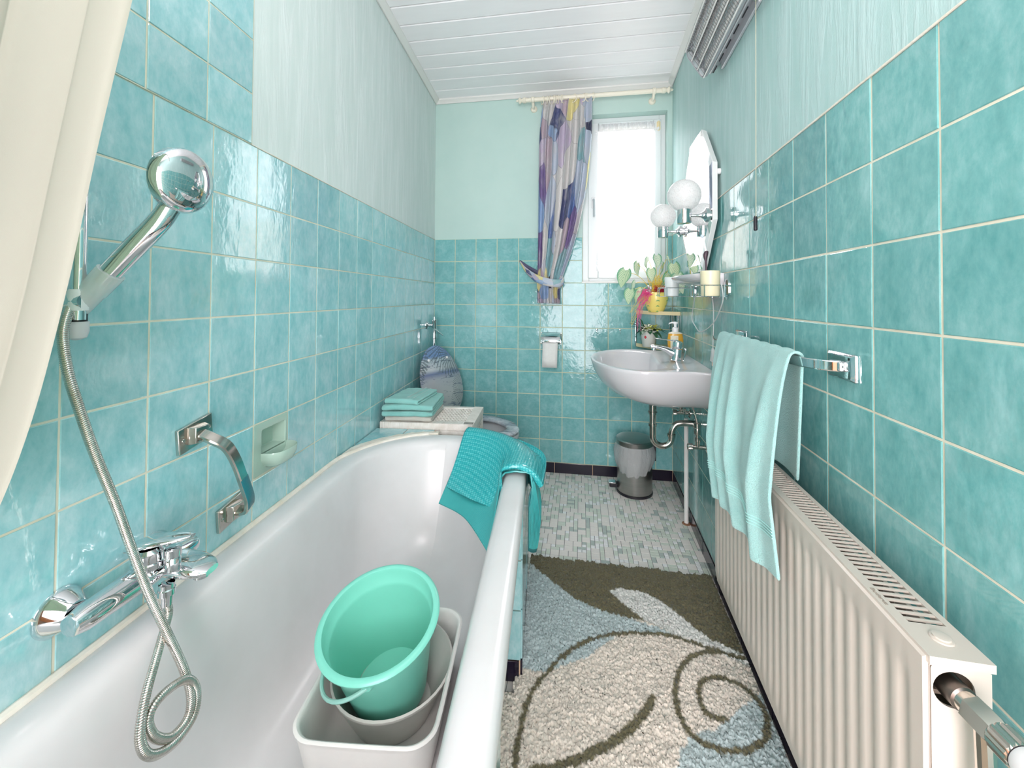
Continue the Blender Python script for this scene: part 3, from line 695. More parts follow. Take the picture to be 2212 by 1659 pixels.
# trap and supplies
tr = thing('sink_trap', 'chrome bottle-less U-bend waste pipe under the washbasin', 'waste pipe', RW(.65, .1, .5))
S0 = .655
bm = B(); tube(bm, [RW(S0, .210, .685), RW(S0, .210, .60)], .0185, 18); lathe(bm, RW(S0, .210, .612), ZV, [(.019, -.004), (.0225, -.003), (.0225, .003), (.019, .004)], 18); mesh_obj('tailpiece', bm, M['chrome_dull'], tr)
bm = B(); pu = [RW(S0, .210, .615), RW(S0, .210, .50)] + [RW(S0, .165+.045*math.cos(PI*k/12), .490-.045*math.sin(PI*k/12)) for k in range(1, 12)] + [RW(S0, .120, .498), RW(S0, .117, .525), RW(S0, .103, .552), RW(S0, .078, .563), RW(S0, .040, .565), RW(S0, .002, .565)]
tube(bm, cr(pu, 3), .0155, 16); mesh_obj('u_bend', bm, M['chrome_dull'], tr)
for P_, ax in ((RW(S0, .210, .548), ZV), (RW(S0, .120, .502), ZV)):
    bm = B(); lathe(bm, P_, ax, [(.016, -.007), (.0205, -.006), (.0205, .006), (.016, .007)], 16); mesh_obj('union_nut', bm, M['chrome_dull'], tr)
bm = B(); lathe(bm, RW(S0, .0, .565), nR, [(.030, 0), (.030, .004), (.02, .012)], 20); mesh_obj('wall_rosette', bm, M['chrome_dull'], tr)
bm = B(); tube(bm, [RW(S0, .185, .648), RW(S0, .165, .648)], [.011, .009], 10); tube(bm, [RW(S0, .17, .648), RW(S0+.02, .045, .628)], .0022, 6); tube(bm, [RW(S0+.018, .062, .70), RW(S0+.018, .062, .60)], .0022, 6); box(bm, RW, (S0+.012, .055, .626), (S0+.024, .069, .640)); mesh_obj('pop_up_linkage', bm, M['chrome_dull'], tr)
def angle_valve(s, z, label, dz=.10):
    t = thing('angle_valve', label, 'valve', RW(s, 0, z))
    bm = B(); lathe(bm, RW(s, 0, z), nR, [(.026, 0), (.026, .003), (.018, .010), (.010, .012)], 18); mesh_obj('wall_rosette', bm, M['chrome_dull'], t)
    bm = B(); tube(bm, [RW(s, .008, z), RW(s, .066, z)], .0095, 12); lathe(bm, RW(s, .045, z+.004), ZV, [(.010, 0), (.010, .02), (.012, .022), (.012, .036), (.007, .038)], 12); mesh_obj('valve_body', bm, M['chrome_dull'], t)
    bm = B(); pr = [(.009, 0), (.015, .002), (.015, .020), (.012, .024)]; o = RW(s, .064, z)
    rings = []
    for r, h in pr: rings.append([o+nR*h+(uR*math.cos(2*PI*k/20)+ZV*math.sin(2*PI*k/20))*r*(1 if k % 4 else .86) for k in range(20)])
    ring_loft(bm, rings, True); mesh_obj('handwheel', bm, M['chrome_dull'], t); return t
av = angle_valve(.862, .520, 'chrome angle valve low on the right wall beside the radiator, with a bent supply pipe')
bm = B(); tube(bm, cr([RW(.862, .045, .55), RW(.862, .047, .60), RW(.86, .047, .635), RW(.845, .058, .68), RW(.80, .07, .72)], 6), .0055, 8); lathe(bm, RW(.862, .046, .575), ZV, [(.007, 0), (.013, .002), (.015, .012), (.013, .03), (.016, .034), (.016, .052), (.009, .055)], 14); mesh_obj('supply_pipe', bm, M['chrome_dull'], av)
av2 = angle_valve(.50, .575, 'small chrome angle valve behind the U-bend under the washbasin')
bm = B(); tube(bm, cr([RW(.50, .045, .60), RW(.50, .046, .66), RW(.53, .06, .72)], 5), .005, 8); lathe(bm, RW(.50, .045, .62), ZV, [(.006, 0), (.010, .01), (.010, .03), (.006, .04)], 12); mesh_obj('supply_pipe', bm, M['chrome_dull'], av2)
bm = B(); tube(bm, [RW(.515, .022, 0), RW(.515, .022, .55)], .0115, 12); lathe(bm, RW(.515, .022, 0), ZV, [(.022, 0), (.022, .002), (.013, .006)], 14, mi=1)
tag(mesh_obj('heating_pipe', bm, [M['white_trim'], simple('rust collar', (150, 110, 84), .8)], origin=RW(.515, .022, 0)), 'thin white painted pipe rising from the floor by the right wall', 'pipe')
# tap
tapb = RW(.665, .100, .874)
tap = thing('basin_tap', 'chrome single-lever mixer tap on the washbasin', 'tap', tapb)
def TP_(a, b, z): return tapb + nR*a + uR*b + ZV*z
bm = B(); lathe(bm, tapb, (ZV*1+nR*-.10).normalized(), [(.027, 0), (.027, .003), (.0235, .006), (.0225, .04), (.0225, .058)], 24); mesh_obj('tap_body', bm, M['chrome'], tap, smooth=.7)
bm = B(); rg = []
for a, z, hw, hh in ((-.012, .030, .018, .026), (.02, .040, .0175, .022), (.05, .056, .0155, .013), (.085, .066, .014, .010), (.112, .068, .0135, .0095), (.120, .067, .012, .008)):
    rg.append([TP_(a, math.cos(2*PI*k/16)*hw, z+math.sin(2*PI*k/16)*hh) for k in range(16)])
ring_loft(bm, rg, True); lathe(bm, TP_(.104, 0, .062), -ZV+nR*.15, [(.010, 0), (.010, .012), (.007, .013)], 14); mesh_obj('spout', bm, M['chrome'], tap, smooth=.8)
bm = B(); lathe(bm, TP_(-.006, 0, .060), (ZV-nR*.10).normalized(), [(.0225, 0), (.0235, .002), (.0235, .028), (.021, .036), (.010, .040)], 24); rg = []
for a, z, hw, hh in ((-.020, .093, .012, .006), (0, .099, .0165, .005), (.03, .1015, .0130, .003), (.065, .105, .0085, .0025), (.092, .109, .0075, .0025), (.100, .1105, .005, .002)):
    rg.append([TP_(a, math.cos(2*PI*k/12)*hw, z+math.sin(2*PI*k/12)*hh) for k in range(12)])
ring_loft(bm, rg, True); mesh_obj('tap_lever', bm, M['chrome'], tap, smooth=.8)
bm = B(); tube(bm, [TP_(-.036, 0, 0), TP_(-.046, 0, .055)], .003, 8); lathe(bm, TP_(-.046, 0, .052), ZV, [(.003, 0), (.0075, .003), (.0075, .008), (.004, .011)], 12); mesh_obj('pop_up_rod', bm, M['chrome'], tap)
# soap bottle
sb0 = RW(.455, .065, .874); so = thing('soap_bottle', 'amber liquid soap bottle with white pump behind the basin tap', 'soap bottle', sb0)
def sbr(hx, hy, z, n=28): return [sb0 + uR*0 + (V((1, 0, 0))*math.copysign(abs(math.cos(t))**.75, math.cos(t))*hx + V((0, 1, 0))*math.copysign(abs(math.sin(t))**.75, math.sin(t))*hy) + ZV*z for t in [2*PI*k/n for k in range(n)]]
am = NT('amber soap'); am.set(Base_Color=sl((246, 184, 62)), Roughness=.15, Transmission_Weight=.25, Emission_Strength=0)
bm = B(); ring_loft(bm, [sbr(.028, .017, 0), sbr(.032, .020, .006), sbr(.040, .024, .055), sbr(.041, .025, .085), sbr(.036, .021, .118)], True); mesh_obj('bottle_body', bm, am.m, so, smooth=.8)
bm = B(); ring_loft(bm, [sbr(.036, .021, .118), sbr(.034, .020, .1215), sbr(.022, .016, .127), sbr(.012, .012, .129)], True); mesh_obj('bottle_shoulder', bm, simple('clear plastic', (226, 222, 206), .15), so, smooth=.8)
bm = B(); box(bm, lambda x, y, z: sb0+V((x, y, z)), (-.030, -.0262, .020), (.010, -.0245, .108))
lb_ = mesh_obj('label', bm, simple('cream label', (238, 232, 208), .5), so)
NAVY = simple('navy print', (70, 78, 130), .5); RED = simple('red print', (214, 96, 84), .5)
text_mesh('Cevina', .0105, lambda x, y, z: sb0+V((x-.009, -.0264-z, y+.082)), NAVY, lb_)
text_mesh('pur', .007, lambda x, y, z: sb0+V((x+.002, -.0264-z, y+.095)), RED, lb_)
text_mesh('MILCH\n& HONIG', .0062, lambda x, y, z: sb0+V((x-.008, -.0264-z, y+.052)), simple('brown print', (150, 120, 60), .5), lb_)
bm = B(); lathe(bm, sb0+ZV*.127, ZV, [(.0165, 0), (.0165, .020), (.012, .024), (.0075, .026), (.0075, .040), (.010, .042), (.010, .048), (.004, .050)], 20); mesh_obj('pump_collar', bm, M['white_plastic'], so)
bm = B(); rg = []
for x, z, r in ((.012, .176, .006), (0, .178, .0075), (-.018, .177, .006), (-.030, .173, .0045), (-.034, .169, .0035)): rg.append([sb0+V((x, math.cos(2*PI*k/10)*r, z+math.sin(2*PI*k/10)*r*.75)) for k in range(10)])
ring_loft(bm, rg, True); mesh_obj('pump_nozzle', bm, M['white_plastic'], so, smooth=.9)
# ------------------------------------------------------------------ corner shelf with two plants
sh = thing('corner_shelf', 'cream plastic two-tier corner shelf with chrome posts behind the washbasin', 'shelf', V((1.5, -.12, .86)))
def shelf_poly(z, t, ins=0, lip=.0):
    pts = [(W-.006, -.006)]; n = 12
    a, b = (1.388, -.012), (W-.012, -.262)
    for k in range(n+1):
        t_ = k/n; x = a[0]+(b[0]-a[0])*t_; y = a[1]+(b[1]-a[1])*t_; bul = .030*math.sin(PI*t_)
        pts.append((x-bul*.72+ins, y-bul*.69+ins))
    return [V((x, y, z)) for x, y in pts]
for z in (1.082, .868):
    bm = B(); prism(bm, shelf_poly(z+.006, 0, .004), ZV*.008)
    P_ = shelf_poly(z, 0); P2 = shelf_poly(z, 0, .006)
    rows = [[p, p+ZV*.022, q_+ZV*.022, q_] for p, q_ in zip(P_[1:], P2[1:])]
    ring_loft(bm, rows, True); mesh_obj('shelf_board', bm, M['cream_plastic'], sh, mods=[bev(.0015)])
for x, y in ((1.392, -.020), (W-.018, -.252), (W-.02, -.02)):
    bm = B(); tube(bm, [V((x, y, .87)), V((x, y, 1.09))], .0052, 10); mesh_obj('post', bm, M['chrome'], sh)
# flower pots
def leaf_mesh(L, Wd, curl=.25, heart=True, nu=8, nv=6):
    rows = []
    for i in range(nu+1):
        t = i/nu
        wv = Wd*(math.sin(PI*min(t*.88+.10, 1))**.8)*(1.15-.45*t) if heart else Wd*math.sin(PI*t)**.7
        row = []
        for j in range(-nv//2, nv//2+1):
            s_ = j/(nv/2); x = s_*wv; y = t*L - (abs(s_)**1.5)*(.16*L*(1-t)*(1 if heart else 0)); z = -curl*L*t*t + .22*wv*abs(s_)**1.4 + .03*L*math.sin(t*11)*abs(s_)
            row.append(V((x, y, z)))
        rows.append(row)
    return rows
lf = NT('veined caladium leaf'); at = lf.add('ShaderNodeAttribute', attribute_name='leaf'); sx = lf.add('ShaderNodeSeparateXYZ'); lf.l(at.outputs['Vector'], sx.inputs[0])
ab = lf.add('ShaderNodeMath', operation='ABSOLUTE'); lf.l(sx.outputs['X'], ab.inputs[0])
ml = lf.add('ShaderNodeMath', operation='MULTIPLY_ADD'); ml.inputs[1].default_value = -.75; lf.l(ab.outputs[0], ml.inputs[0]); lf.l(sx.outputs['Y'], ml.inputs[2])
m2 = lf.add('ShaderNodeMath', operation='MULTIPLY'); m2.inputs[1].default_value = 34; lf.l(ml.outputs[0], m2.inputs[0]); sn = lf.add('ShaderNodeMath', operation='SINE'); lf.l(m2.outputs[0], sn.inputs[0])
veins = lf.ramp(sn.outputs[0], [(.72, (0, 0, 0)), (.95, (1, 1, 1))]); oi = lf.add('ShaderNodeObjectInfo')
body = lf.ramp(oi.outputs['Random'], [(0, sl((206, 218, 176))), (.45, sl((222, 230, 206))), (1, sl((190, 212, 170)))])
edge_ = lf.ramp(ab.outputs[0], [(.62, (0, 0, 0)), (.95, (1, 1, 1))])
c_ = lf.mix(veins, body, sl((84, 150, 118))); c_ = lf.mix(edge_, c_, sl((86, 158, 120)))
lf.set(Base_Color=c_, Roughness=.5); M['leaf'] = lf.m
def add_leaf(parent, base, yaw, pitch, L, Wd, mat, roll=0, heart=True, curl=.25, nu=8, nv=6, name='leaf'):
    bm = B(); R_ = Matrix.Rotation(yaw, 3, 'Z') @ Matrix.Rotation(pitch, 3, 'X') @ Matrix.Rotation(roll, 3, 'Y')
    lay = bm.verts.layers.float_vector.new('leaf')
    rows = leaf_mesh(L, Wd, curl, heart, nu, nv); vs = grid(bm, [[base+R_ @ p for p in r] for r in rows])
    for i, r in enumerate(vs):
        for j, v in enumerate(r): v[lay] = ((j-nv/2)/(nv/2), i/nu, 0)
    return mesh_obj(name, bm, mat, parent, smooth=1.2)
va = V((1.497, -.140, 1.0965)); pl = thing('potted_caladium', 'pale-leaved caladium in a yellow vase with green wavy pattern on the top shelf', 'potted plant', va)
vm = NT('yellow vase with green waves'); co = vm.add('ShaderNodeTexCoord'); sx = vm.add('ShaderNodeSeparateXYZ'); vm.l(co.outputs['Object'], sx.inputs[0])
an = vm.add('ShaderNodeMath', operation='ARCTAN2'); vm.l(sx.outputs['X'], an.inputs[0]); vm.l(sx.outputs['Y'], an.inputs[1])
def mth(n, op, a, b=None, c=None):
    m = n.add('ShaderNodeMath', operation=op)
    for i, v in enumerate((a, b, c)):
        if v is None: continue
        if isinstance(v, (int, float)): m.inputs[i].default_value = v
        else: n.l(v, m.inputs[i])
    return m.outputs[0]
u_ = mth(vm, 'MULTIPLY', an.outputs[0], 3.0); u2 = mth(vm, 'ABSOLUTE', mth(vm, 'SINE', u_)); zz_ = mth(vm, 'MULTIPLY', sx.outputs['Z'], 190)
ph = mth(vm, 'ADD', zz_, mth(vm, 'MULTIPLY', mth(vm, 'POWER', u2, 1.5), 2.6)); wv = mth(vm, 'SINE', ph); gate = mth(vm, 'MULTIPLY', wv, mth(vm, 'MULTIPLY_ADD', u2, -.5, 1.0))
vm.set(Base_Color=vm.mix(vm.ramp(gate, [(.72, (0, 0, 0)), (.78, (1, 1, 1))]), sl((240, 222, 122)), sl((120, 172, 112))), Roughness=.25)
bm = B(); lathe(bm, va, ZV, [(.040, 0), (.044, .003), (.058, .035), (.069, .070), (.072, .095), (.070, .122), (.066, .124), (.064, .118), (.062, .095)], 32); mesh_obj('vase', bm, vm.m, pl, smooth=.9)
bm = B(); lathe(bm, va+ZV*.095, ZV, [(.063, 0), (.04, .008)], 20); mesh_obj('potting_moss', bm, simple('dark moss', (80, 50, 44), .9), pl)
rd = random.Random(5)
tips = [((1352, 588), .075, -40), ((1362, 630), .060, -20), ((1372, 612), .055, 10), ((1385, 628), .065, -10), ((1400, 560), .05, 30), ((1378, 572), .055, 60), ((1418, 556), .05, 0), ((1440, 560), .05, -60), ((1447, 596), .078, 10), ((1464, 598), .072, 40), ((1455, 575), .06, 70), ((1430, 572), .05, -20), ((1407, 585), .05, 20), ((1470, 612), .05, 50)]
for i, ((px, py), L, rl) in enumerate(tips):
    dq = .10+.10*rd.random()+.04; t_ = PB(px, py, dq)
    while t_.x > 1.560: dq += .02; t_ = PB(px, py, dq)
    d_ = t_-(va+ZV*.12); yaw = math.atan2(-d_.x, d_.y) if True else 0
    b0 = va+ZV*.12; mid = b0.lerp(t_, .55)+ZV*.03
    bm = B(); tube(bm, cr([b0+V((rd.uniform(-.02, .02), rd.uniform(-.02, .02), -.02)), mid, t_], 6), .0016, 5); mesh_obj('stem', bm, simple('yellow stem %d' % i, (214, 196, 88), .6) if i == 0 else bpy.data.materials['yellow stem 0'], pl)
    add_leaf(pl, t_+ZV*.012, yaw+PI*0+rd.uniform(-.5, .5), -1.15+rd.uniform(-.35, .25), L*1.45, L*.62, M['leaf'], roll=math.radians(rl*.6))
def strands(name, parent, base, n, mat, ends, r=.0007, seed=3, sag=.03):
    rr_ = random.Random(seed); bm = B()
    for i in range(n):
        e = ends(rr_); m1 = base.lerp(e, .4)+V((rr_.uniform(-.02, .02), rr_.uniform(-.02, .02), rr_.uniform(0, sag)))
        tube(bm, cr([base+V((rr_.uniform(-.03, .03), rr_.uniform(-.02, .02), 0)), m1, e], 5), r, 4, cap=False)
    return mesh_obj(name, bm, mat, parent, kind='stuff')
PINK = simple('pink straw', (240, 90, 160), .6); CRIM = simple('crimson straw', (176, 30, 62), .7); YEL = simple('yellow straw', (226, 200, 60), .6)
vt = va+ZV*.118
strands('crimson_tuft', pl, vt+V((.03, -.03, 0)), 150, CRIM, lambda r: vt+V((r.uniform(-.03, .075), r.uniform(-.09, .03), r.uniform(-.015, .05))), .0008, 1)
strands('pink_tuft', pl, vt+V((-.05, -.05, -.01)), 90, PINK, lambda r: vt+V((r.uniform(-.13, -.05), r.uniform(-.11, -.03), r.uniform(-.075, .02))), .0009, 2)
strands('pink_tails', pl, vt+V((-.09, -.06, -.04)), 14, PINK, lambda r: vt+V((r.uniform(-.13, -.10), r.uniform(-.10, -.05), r.uniform(-.24, -.10))), .0008, 4, .0)
strands('yellow_straws', pl, vt, 44, YEL, lambda r: vt+V((r.uniform(-.05, .05), r.uniform(-.05, .03), r.uniform(.06, .13))), .0009, 5)
strands('yellow_tails', pl, vt+V((-.06, -.06, -.01)), 8, YEL, lambda r: vt+V((r.uniform(-.17, -.15), r.uniform(-.10, -.05), r.uniform(-.22, -.10))), .0008, 6)
for dx, dy, dz, rad in ((-.045, -.055, .012, .009), (-.058, -.045, .004, .008), (-.040, -.060, .030, .010), (-.052, -.050, .040, .009)):
    bm = B(); bmesh.ops.create_icosphere(bm, subdivisions=2, radius=rad, matrix=Matrix.Translation(vt+V((dx, dy, dz)))); mesh_obj('silver_bauble', bm, simple('silver bauble', (200, 204, 204), .3, .6) if 'silver bauble' not in bpy.data.materials else bpy.data.materials['silver bauble'], pl)
vb = V((1.452, -.145, .882)); p2 = thing('potted_primrose', 'small plant with cream blossoms in a white ladybird pot on the lower shelf', 'potted plant', vb)
bm = B(); lathe(bm, vb, ZV, [(.034, 0), (.036, .002), (.049, .094), (.050, .100), (.047, .101), (.044, .090)], 28); mesh_obj('pot', bm, worn('white ceramic pot', (216, 220, 212), (226, 228, 220), 8, .3), p2, smooth=.8)
lbp = vb+V((-.024, -.0385, .062)); bm = B(); bmesh.ops.create_uvsphere(bm, u_segments=12, v_segments=8, radius=.008, matrix=Matrix.Translation(lbp) @ Matrix.Diagonal((.8, .6, 1.15, 1))); mesh_obj('ladybird', bm, simple('ladybird red', (196, 30, 48), .3), p2)
LEAFG = worn('dark green leaf', (44, 92, 66), (74, 120, 84), 12, .5)
for i in range(16):
    a = 2*PI*i/16+rd.uniform(-.2, .2); add_leaf(p2, vb+V((math.cos(a)*.02, math.sin(a)*.02, .104)), a-PI/2, rd.uniform(-.25, .55), rd.uniform(.05, .085), .018, LEAFG, heart=False, curl=.5, nu=5, nv=4)
BL = [worn('cream petals', (226, 226, 204), (240, 240, 226), 40, .7), worn('lime petals', (196, 206, 90), (214, 218, 120), 40, .7)]
for k, (dx, dy, n, r, mt) in enumerate(((-.012, -.02, 34, .036, BL[0]), (.038, -.018, 26, .026, BL[1]), (.015, .02, 14, .03, BL[1]), (.0, -.045, 10, .02, BL[1]))):
    for i in range(n):
        c0 = vb+V((dx, dy, .108)); dr = V((rd.gauss(0, 1), rd.gauss(0, 1), abs(rd.gauss(0, 1)))).normalized()
        add_leaf(p2, c0+dr*r*.6, math.atan2(-dr.x, dr.y), math.asin(dr.z)*.9, .022, .009, mt, heart=False, curl=.5, nu=3, nv=2, name='petal')
for i in range(5): add_leaf(p2, vb+V((-.02, 0, .10)), .9+.3*i, .5+.2*i, .10, .008, LEAFG, heart=False, curl=.3, nu=6, nv=2)
# ------------------------------------------------------------------ pedal bin
tb_ = V((1.362, -.190, 0)); pb_ = thing('pedal_bin', 'brushed steel pedal bin with a clear liner bag hanging over its rim under the basin', 'waste bin', tb_)
bm = B(); lathe(bm, tb_, ZV, [(.102, .004), (.104, .012), (.104, .285), (.100, .290)], 40); mesh_obj('bin_body', bm, M['steel'], pb_, smooth=.6)
bm = B(); lathe(bm, tb_, ZV, [(.104, 0), (.108, .003), (.107, .014), (.104, .016)], 40); mesh_obj('base_ring', bm, M['black'], pb_)
lax = (ZV+V((.0, -.02, 0))).normalized()
bm = B(); lathe(bm, tb_+ZV*.296, lax, [(.108, 0), (.111, .003), (.111, .028), (.106, .034), (.07, .040), (.02, .042)], 40); mesh_obj('bin_lid', bm, M['steel'], pb_, smooth=.5)
bm = B(); f_ = lambda x, y, z: tb_+V((x, y, z)); box(bm, f_, (.095, -.03, .23), (.122, .03, .31)); box(bm, f_, (.112, -.02, .20), (.124, -.012, .27)); mesh_obj('hinge_housing', bm, M['black'], pb_, mods=[bev(.003)])
bm = B(); box(bm, f_, (-.150, -.03, .028), (-.10, .012, .052)); mesh_obj('pedal_arm', bm, M['black'], pb_, mods=[bev(.004)])
bm = B(); box(bm, f_, (-.154, -.034, .052), (-.112, .010, .060)); mesh_obj('pedal', bm, M['chrome'], pb_, mods=[bev(.003)])
bg = NT('clear liner film'); tr_ = bg.add('ShaderNodeBsdfTransparent'); mx = bg.add('ShaderNodeMixShader'); co = bg.coord((1, 1, .35), 'obj'); nn = bg.noise(co, 34, 5, .7, 1.5)
bg.set(Base_Color=sl((226, 230, 230)), Roughness=.2, Normal=bg.bump(nn, 1, .008)); mx.inputs[0].default_value = .52; bg.l(tr_.outputs[0], mx.inputs[1]); bg.l(bg.b.outputs[0], mx.inputs[2]); bg.l(mx.outputs[0], bg.out.inputs[0])
rows = []; rb = random.Random(9)
for j in range(15):
    t = j/14; row = []
    for i in range(80):
        a = 2*PI*i/80; low = .135*(.55+.45*math.cos(a+PI/2+.25)); z = .300-t*(.045+low*1.0)
        r = .109+.016*math.sin(PI*min(t*1.1, 1))+.0022*math.sin(a*13+t*3)*t+.0016*math.sin(a*23+1+t*5)*t - .010*max(0, t-.85)*4
        row.append(tb_+V((math.cos(a)*r, math.sin(a)*r, z+.002*math.sin(a*7)*t)))
    rows.append(row)
bm = B(); ring_loft(bm, rows, True, (False, False)); mesh_obj('liner_bag', bm, bg.m, pb_, smooth=1.4)
# ------------------------------------------------------------------ toilet roll, hooks
th = thing('toilet_roll_holder', 'chrome toilet roll holder on the back wall under the curtain', 'roll holder', BW(.838, 0, .93))
bm = B(); box(bm, BW, (.768, 0, .890), (.908, .006, .948)); mesh_obj('back_plate', bm, M['chrome'], th, mods=[bev(.003)])
bm = B(); grid(bm, [[BW(x, d, z) for x in (.774, .902)] for d, z in ((.008, .946), (.05, .940), (.085, .925), (.100, .905), (.103, .892))]); mesh_obj('cover_flap', bm, M['chrome'], th, mods=[solid(.0016), bev(.001)])
bm = B()
for x in (.774, .902): box(bm, BW, (x-.003, .0, .875), (x+.003, .06, .90))
tube(bm, [BW(.770, .055, .880), BW(.906, .055, .880)], .007, 10); mesh_obj('side_arms', bm, M['chrome'], th)
rl = thing('toilet_roll', 'white toilet roll with its loose sheet hanging down on the chrome holder', 'toilet roll', BW(.838, .055, .878))
PAP = worn('white tissue', (222, 224, 220), (230, 232, 228), 30, .95, bump=(260, .3, .0005))
bm = B(); lathe(bm, BW(.786, .055, .880), V((1, 0, 0)), [(.018, 0), (.036, 0), (.036, .100), (.018, .100)], 28, cap=(False, False)); mesh_obj('roll', bm, PAP, rl, smooth=.7)
bm = B(); grid(bm, [[BW(x-sk, d, z) for x in (.787, .82, .86, .886)] for d, z, sk in ((.088, .895, 0), (.094, .875, 0), (.094, .83, .001), (.092, .775, .003), (.091, .722, .004))]); mesh_obj('loose_sheet', bm, PAP, rl, mods=[solid(.0006)])
for i, (x, lab) in enumerate(((1.141, 'left small chrome hook on the back wall between roll holder and shelf'), (1.292, 'right small chrome hook on the back wall close to the corner shelf'))):
    h = thing('wall_hook', lab, 'hook', BW(x, 0, .968), 'small hooks on the back wall')
    bm = B(); lathe(bm, BW(x, 0, .972), V((0, -1, 0)), [(.007, 0), (.007, .003), (.003, .005)], 12); mesh_obj('hook_plate', bm, M['chrome'], h)
    bm = B(); tube(bm, cr([BW(x, .003, .970), BW(x, .014, .966), BW(x, .017, .955), BW(x, .022, .950), BW(x, .027, .958)], 4), .0022, 6); mesh_obj('hook_arm', bm, M['chrome'], h)
h = thing('towel_hook', 'single small chrome hook on the right wall just beyond the towel rail', 'hook', RW(1.06, 0, 1.03))
bm = B(); lathe(bm, RW(1.06, 0, 1.045), nR, [(.007, 0), (.007, .003), (.003, .005)], 12); mesh_obj('hook_plate', bm, M['chrome_dull'], h)
bm = B(); tube(bm, cr([RW(1.06, .003, 1.05), RW(1.06, .004, 1.032), RW(1.06, .016, 1.020), RW(1.06, .028, 1.024), RW(1.06, .032, 1.036)], 4), .003, 6); mesh_obj('hook_arm', bm, M['chrome_dull'], h)
# ------------------------------------------------------------------ bath mixer
mxr = thing('bath_mixer', 'chrome bath mixer tap on the left wall above the tub rim', 'tap', LW(2.19, 0, .664))
for s in (2.276, 2.112):
    bm = B(); lathe(bm, LW(s, 0, .664), nL, [(.037, 0), (.037, .004), (.033, .010), (.022, .030), (.019, .034)], 32); mesh_obj('wall_rosette', bm, M['chrome'], mxr, smooth=.7)
bm = B(); rg = []
for s, hz_, hd, cz in ((2.305, .008, .010, .664), (2.303, .016, .017, .664), (2.285, .0215, .0215, .664), (2.25, .0225, .022, .664), (2.19, .024, .024, .664), (2.13, .0225, .022, .664), (2.095, .0215, .0215, .664), (2.078, .016, .017, .664), (2.076, .008, .010, .664)):
    rg.append([LW(s, .056+math.cos(2*PI*k/24)*hd, cz+math.sin(2*PI*k/24)*hz_) for k in range(24)])
ring_loft(bm, rg, True); mesh_obj('mixer_body', bm, M['chrome'], mxr, smooth=.8)
SM = 2.165
bm = B(); rg = []
for d, z, hw, hh in ((.050, .662, .030, .018), (.085, .660, .034, .017), (.115, .657, .033, .014), (.140, .654, .026, .010), (.152, .652, .015, .006)):
    rg.append([LW(SM-.028+math.cos(2*PI*k/24)*hw, d, z+math.copysign(abs(math.sin(2*PI*k/24))**.7, math.sin(2*PI*k/24))*hh) for k in range(24)])
ring_loft(bm, rg, True); lathe(bm, LW(SM-.030, .128, .650), -ZV, [(.0135, 0), (.0135, .014), (.011, .015)], 18); mesh_obj('spout', bm, M['chrome'], mxr, smooth=.8)
bm = B(); lathe(bm, LW(SM+.012, .058, .678), ZV, [(.026, 0), (.0265, .004), (.0265, .010), (.024, .012), (.024, .026), (.026, .030), (.02, .036)], 28); mesh_obj('cartridge_housing', bm, M['chrome'], mxr, smooth=.7)
bm = B(); rg = []
for d, z, hw, hh in ((.030, .716, .014, .008), (.055, .722, .025, .010), (.085, .724, .023, .007), (.112, .724, .016, .005), (.124, .724, .007, .003)):
    rg.append([LW(SM+.012-(d-.055)*.35+math.cos(2*PI*k/20)*hw, d, z+math.sin(2*PI*k/20)*hh) for k in range(20)])
ring_loft(bm, rg, True); mesh_obj('mixer_lever', bm, M['chrome'], mxr, smooth=.8)
bm = B(); lathe(bm, LW(SM+.002, .098, .668), ZV, [(.0125, 0), (.0125, .022), (.0115, .024), (.0135, .026), (.0135, .040), (.010, .042)], 20); mesh_obj('diverter_knob', bm, M['chrome'], mxr, smooth=.6)
bm = B(); lathe(bm, LW(SM+.008, .092, .646), -ZV, [(.0125, 0), (.0125, .008), (.0140, .010), (.0140, .020), (.0105, .022), (.0095, .040)], 20); mesh_obj('hose_outlet', bm, M['chrome'], mxr, smooth=.6)
# ------------------------------------------------------------------ shower set
bm = B(); tube(bm, [LW(2.297, .050, 1.70), LW(2.297, .050, 1.145)], .0095, 16)
for z in (1.69, 1.175): lathe(bm, LW(2.297, 0, z), nL, [(.016, 0), (.016, .03), (.012, .062)], 16)
tag(mesh_obj('shower_rail', bm, M['chrome'], None, origin=LW(2.297, 0, 1.145)), 'vertical chrome shower rail on the left wall half hidden by the shower curtain', 'shower rail')
hld = thing('shower_holder', 'clear and grey plastic slider holding the hand shower on the rail', 'shower holder', LW(2.297, .05, 1.16))
gp = NT('clear grey plastic'); gp.set(Base_Color=sl((250, 252, 252)), Roughness=.12); gt = gp.add('ShaderNodeBsdfTransparent'); gx = gp.add('ShaderNodeMixShader'); gx.inputs[0].default_value = .45
gt.inputs[0].default_value = (.93, .95, .95, 1); gp.l(gt.outputs[0], gx.inputs[1]); gp.l(gp.b.outputs[0], gx.inputs[2]); gp.l(gx.outputs[0], gp.out.inputs[0]); M['clearp'] = gp.m
A0, A1 = PLs(158, 672, 2.292), PLs(240, 588, 2.278); ax_ = (A1-A0).normalized()
bm = B(); lathe(bm, A0, ax_, [(.010, 0), (.0175, .004), (.0185, (A1-A0).length*.5), (.0195, (A1-A0).length*.52), (.0205, (A1-A0).length), (.015, (A1-A0).length), (.014, .01)], 24); mesh_obj('clear_sleeve', bm, M['clearp'], hld, smooth=.6)
kb = PLs(166, 700, 2.292)
bm = B(); lathe(bm, kb+ZV*.018, -ZV, [(.0125, 0), (.0125, .014)], 18); mesh_obj('knob_collar', bm, M['black'], hld)
bm = B(); lathe(bm, kb+ZV*.004, -ZV, [(.0145, 0), (.0148, .016), (.012, .026), (.004, .030)], 20); mesh_obj('slider_knob', bm, simple('matt grey plastic', (206, 206, 208), .4), hld, smooth=.8)
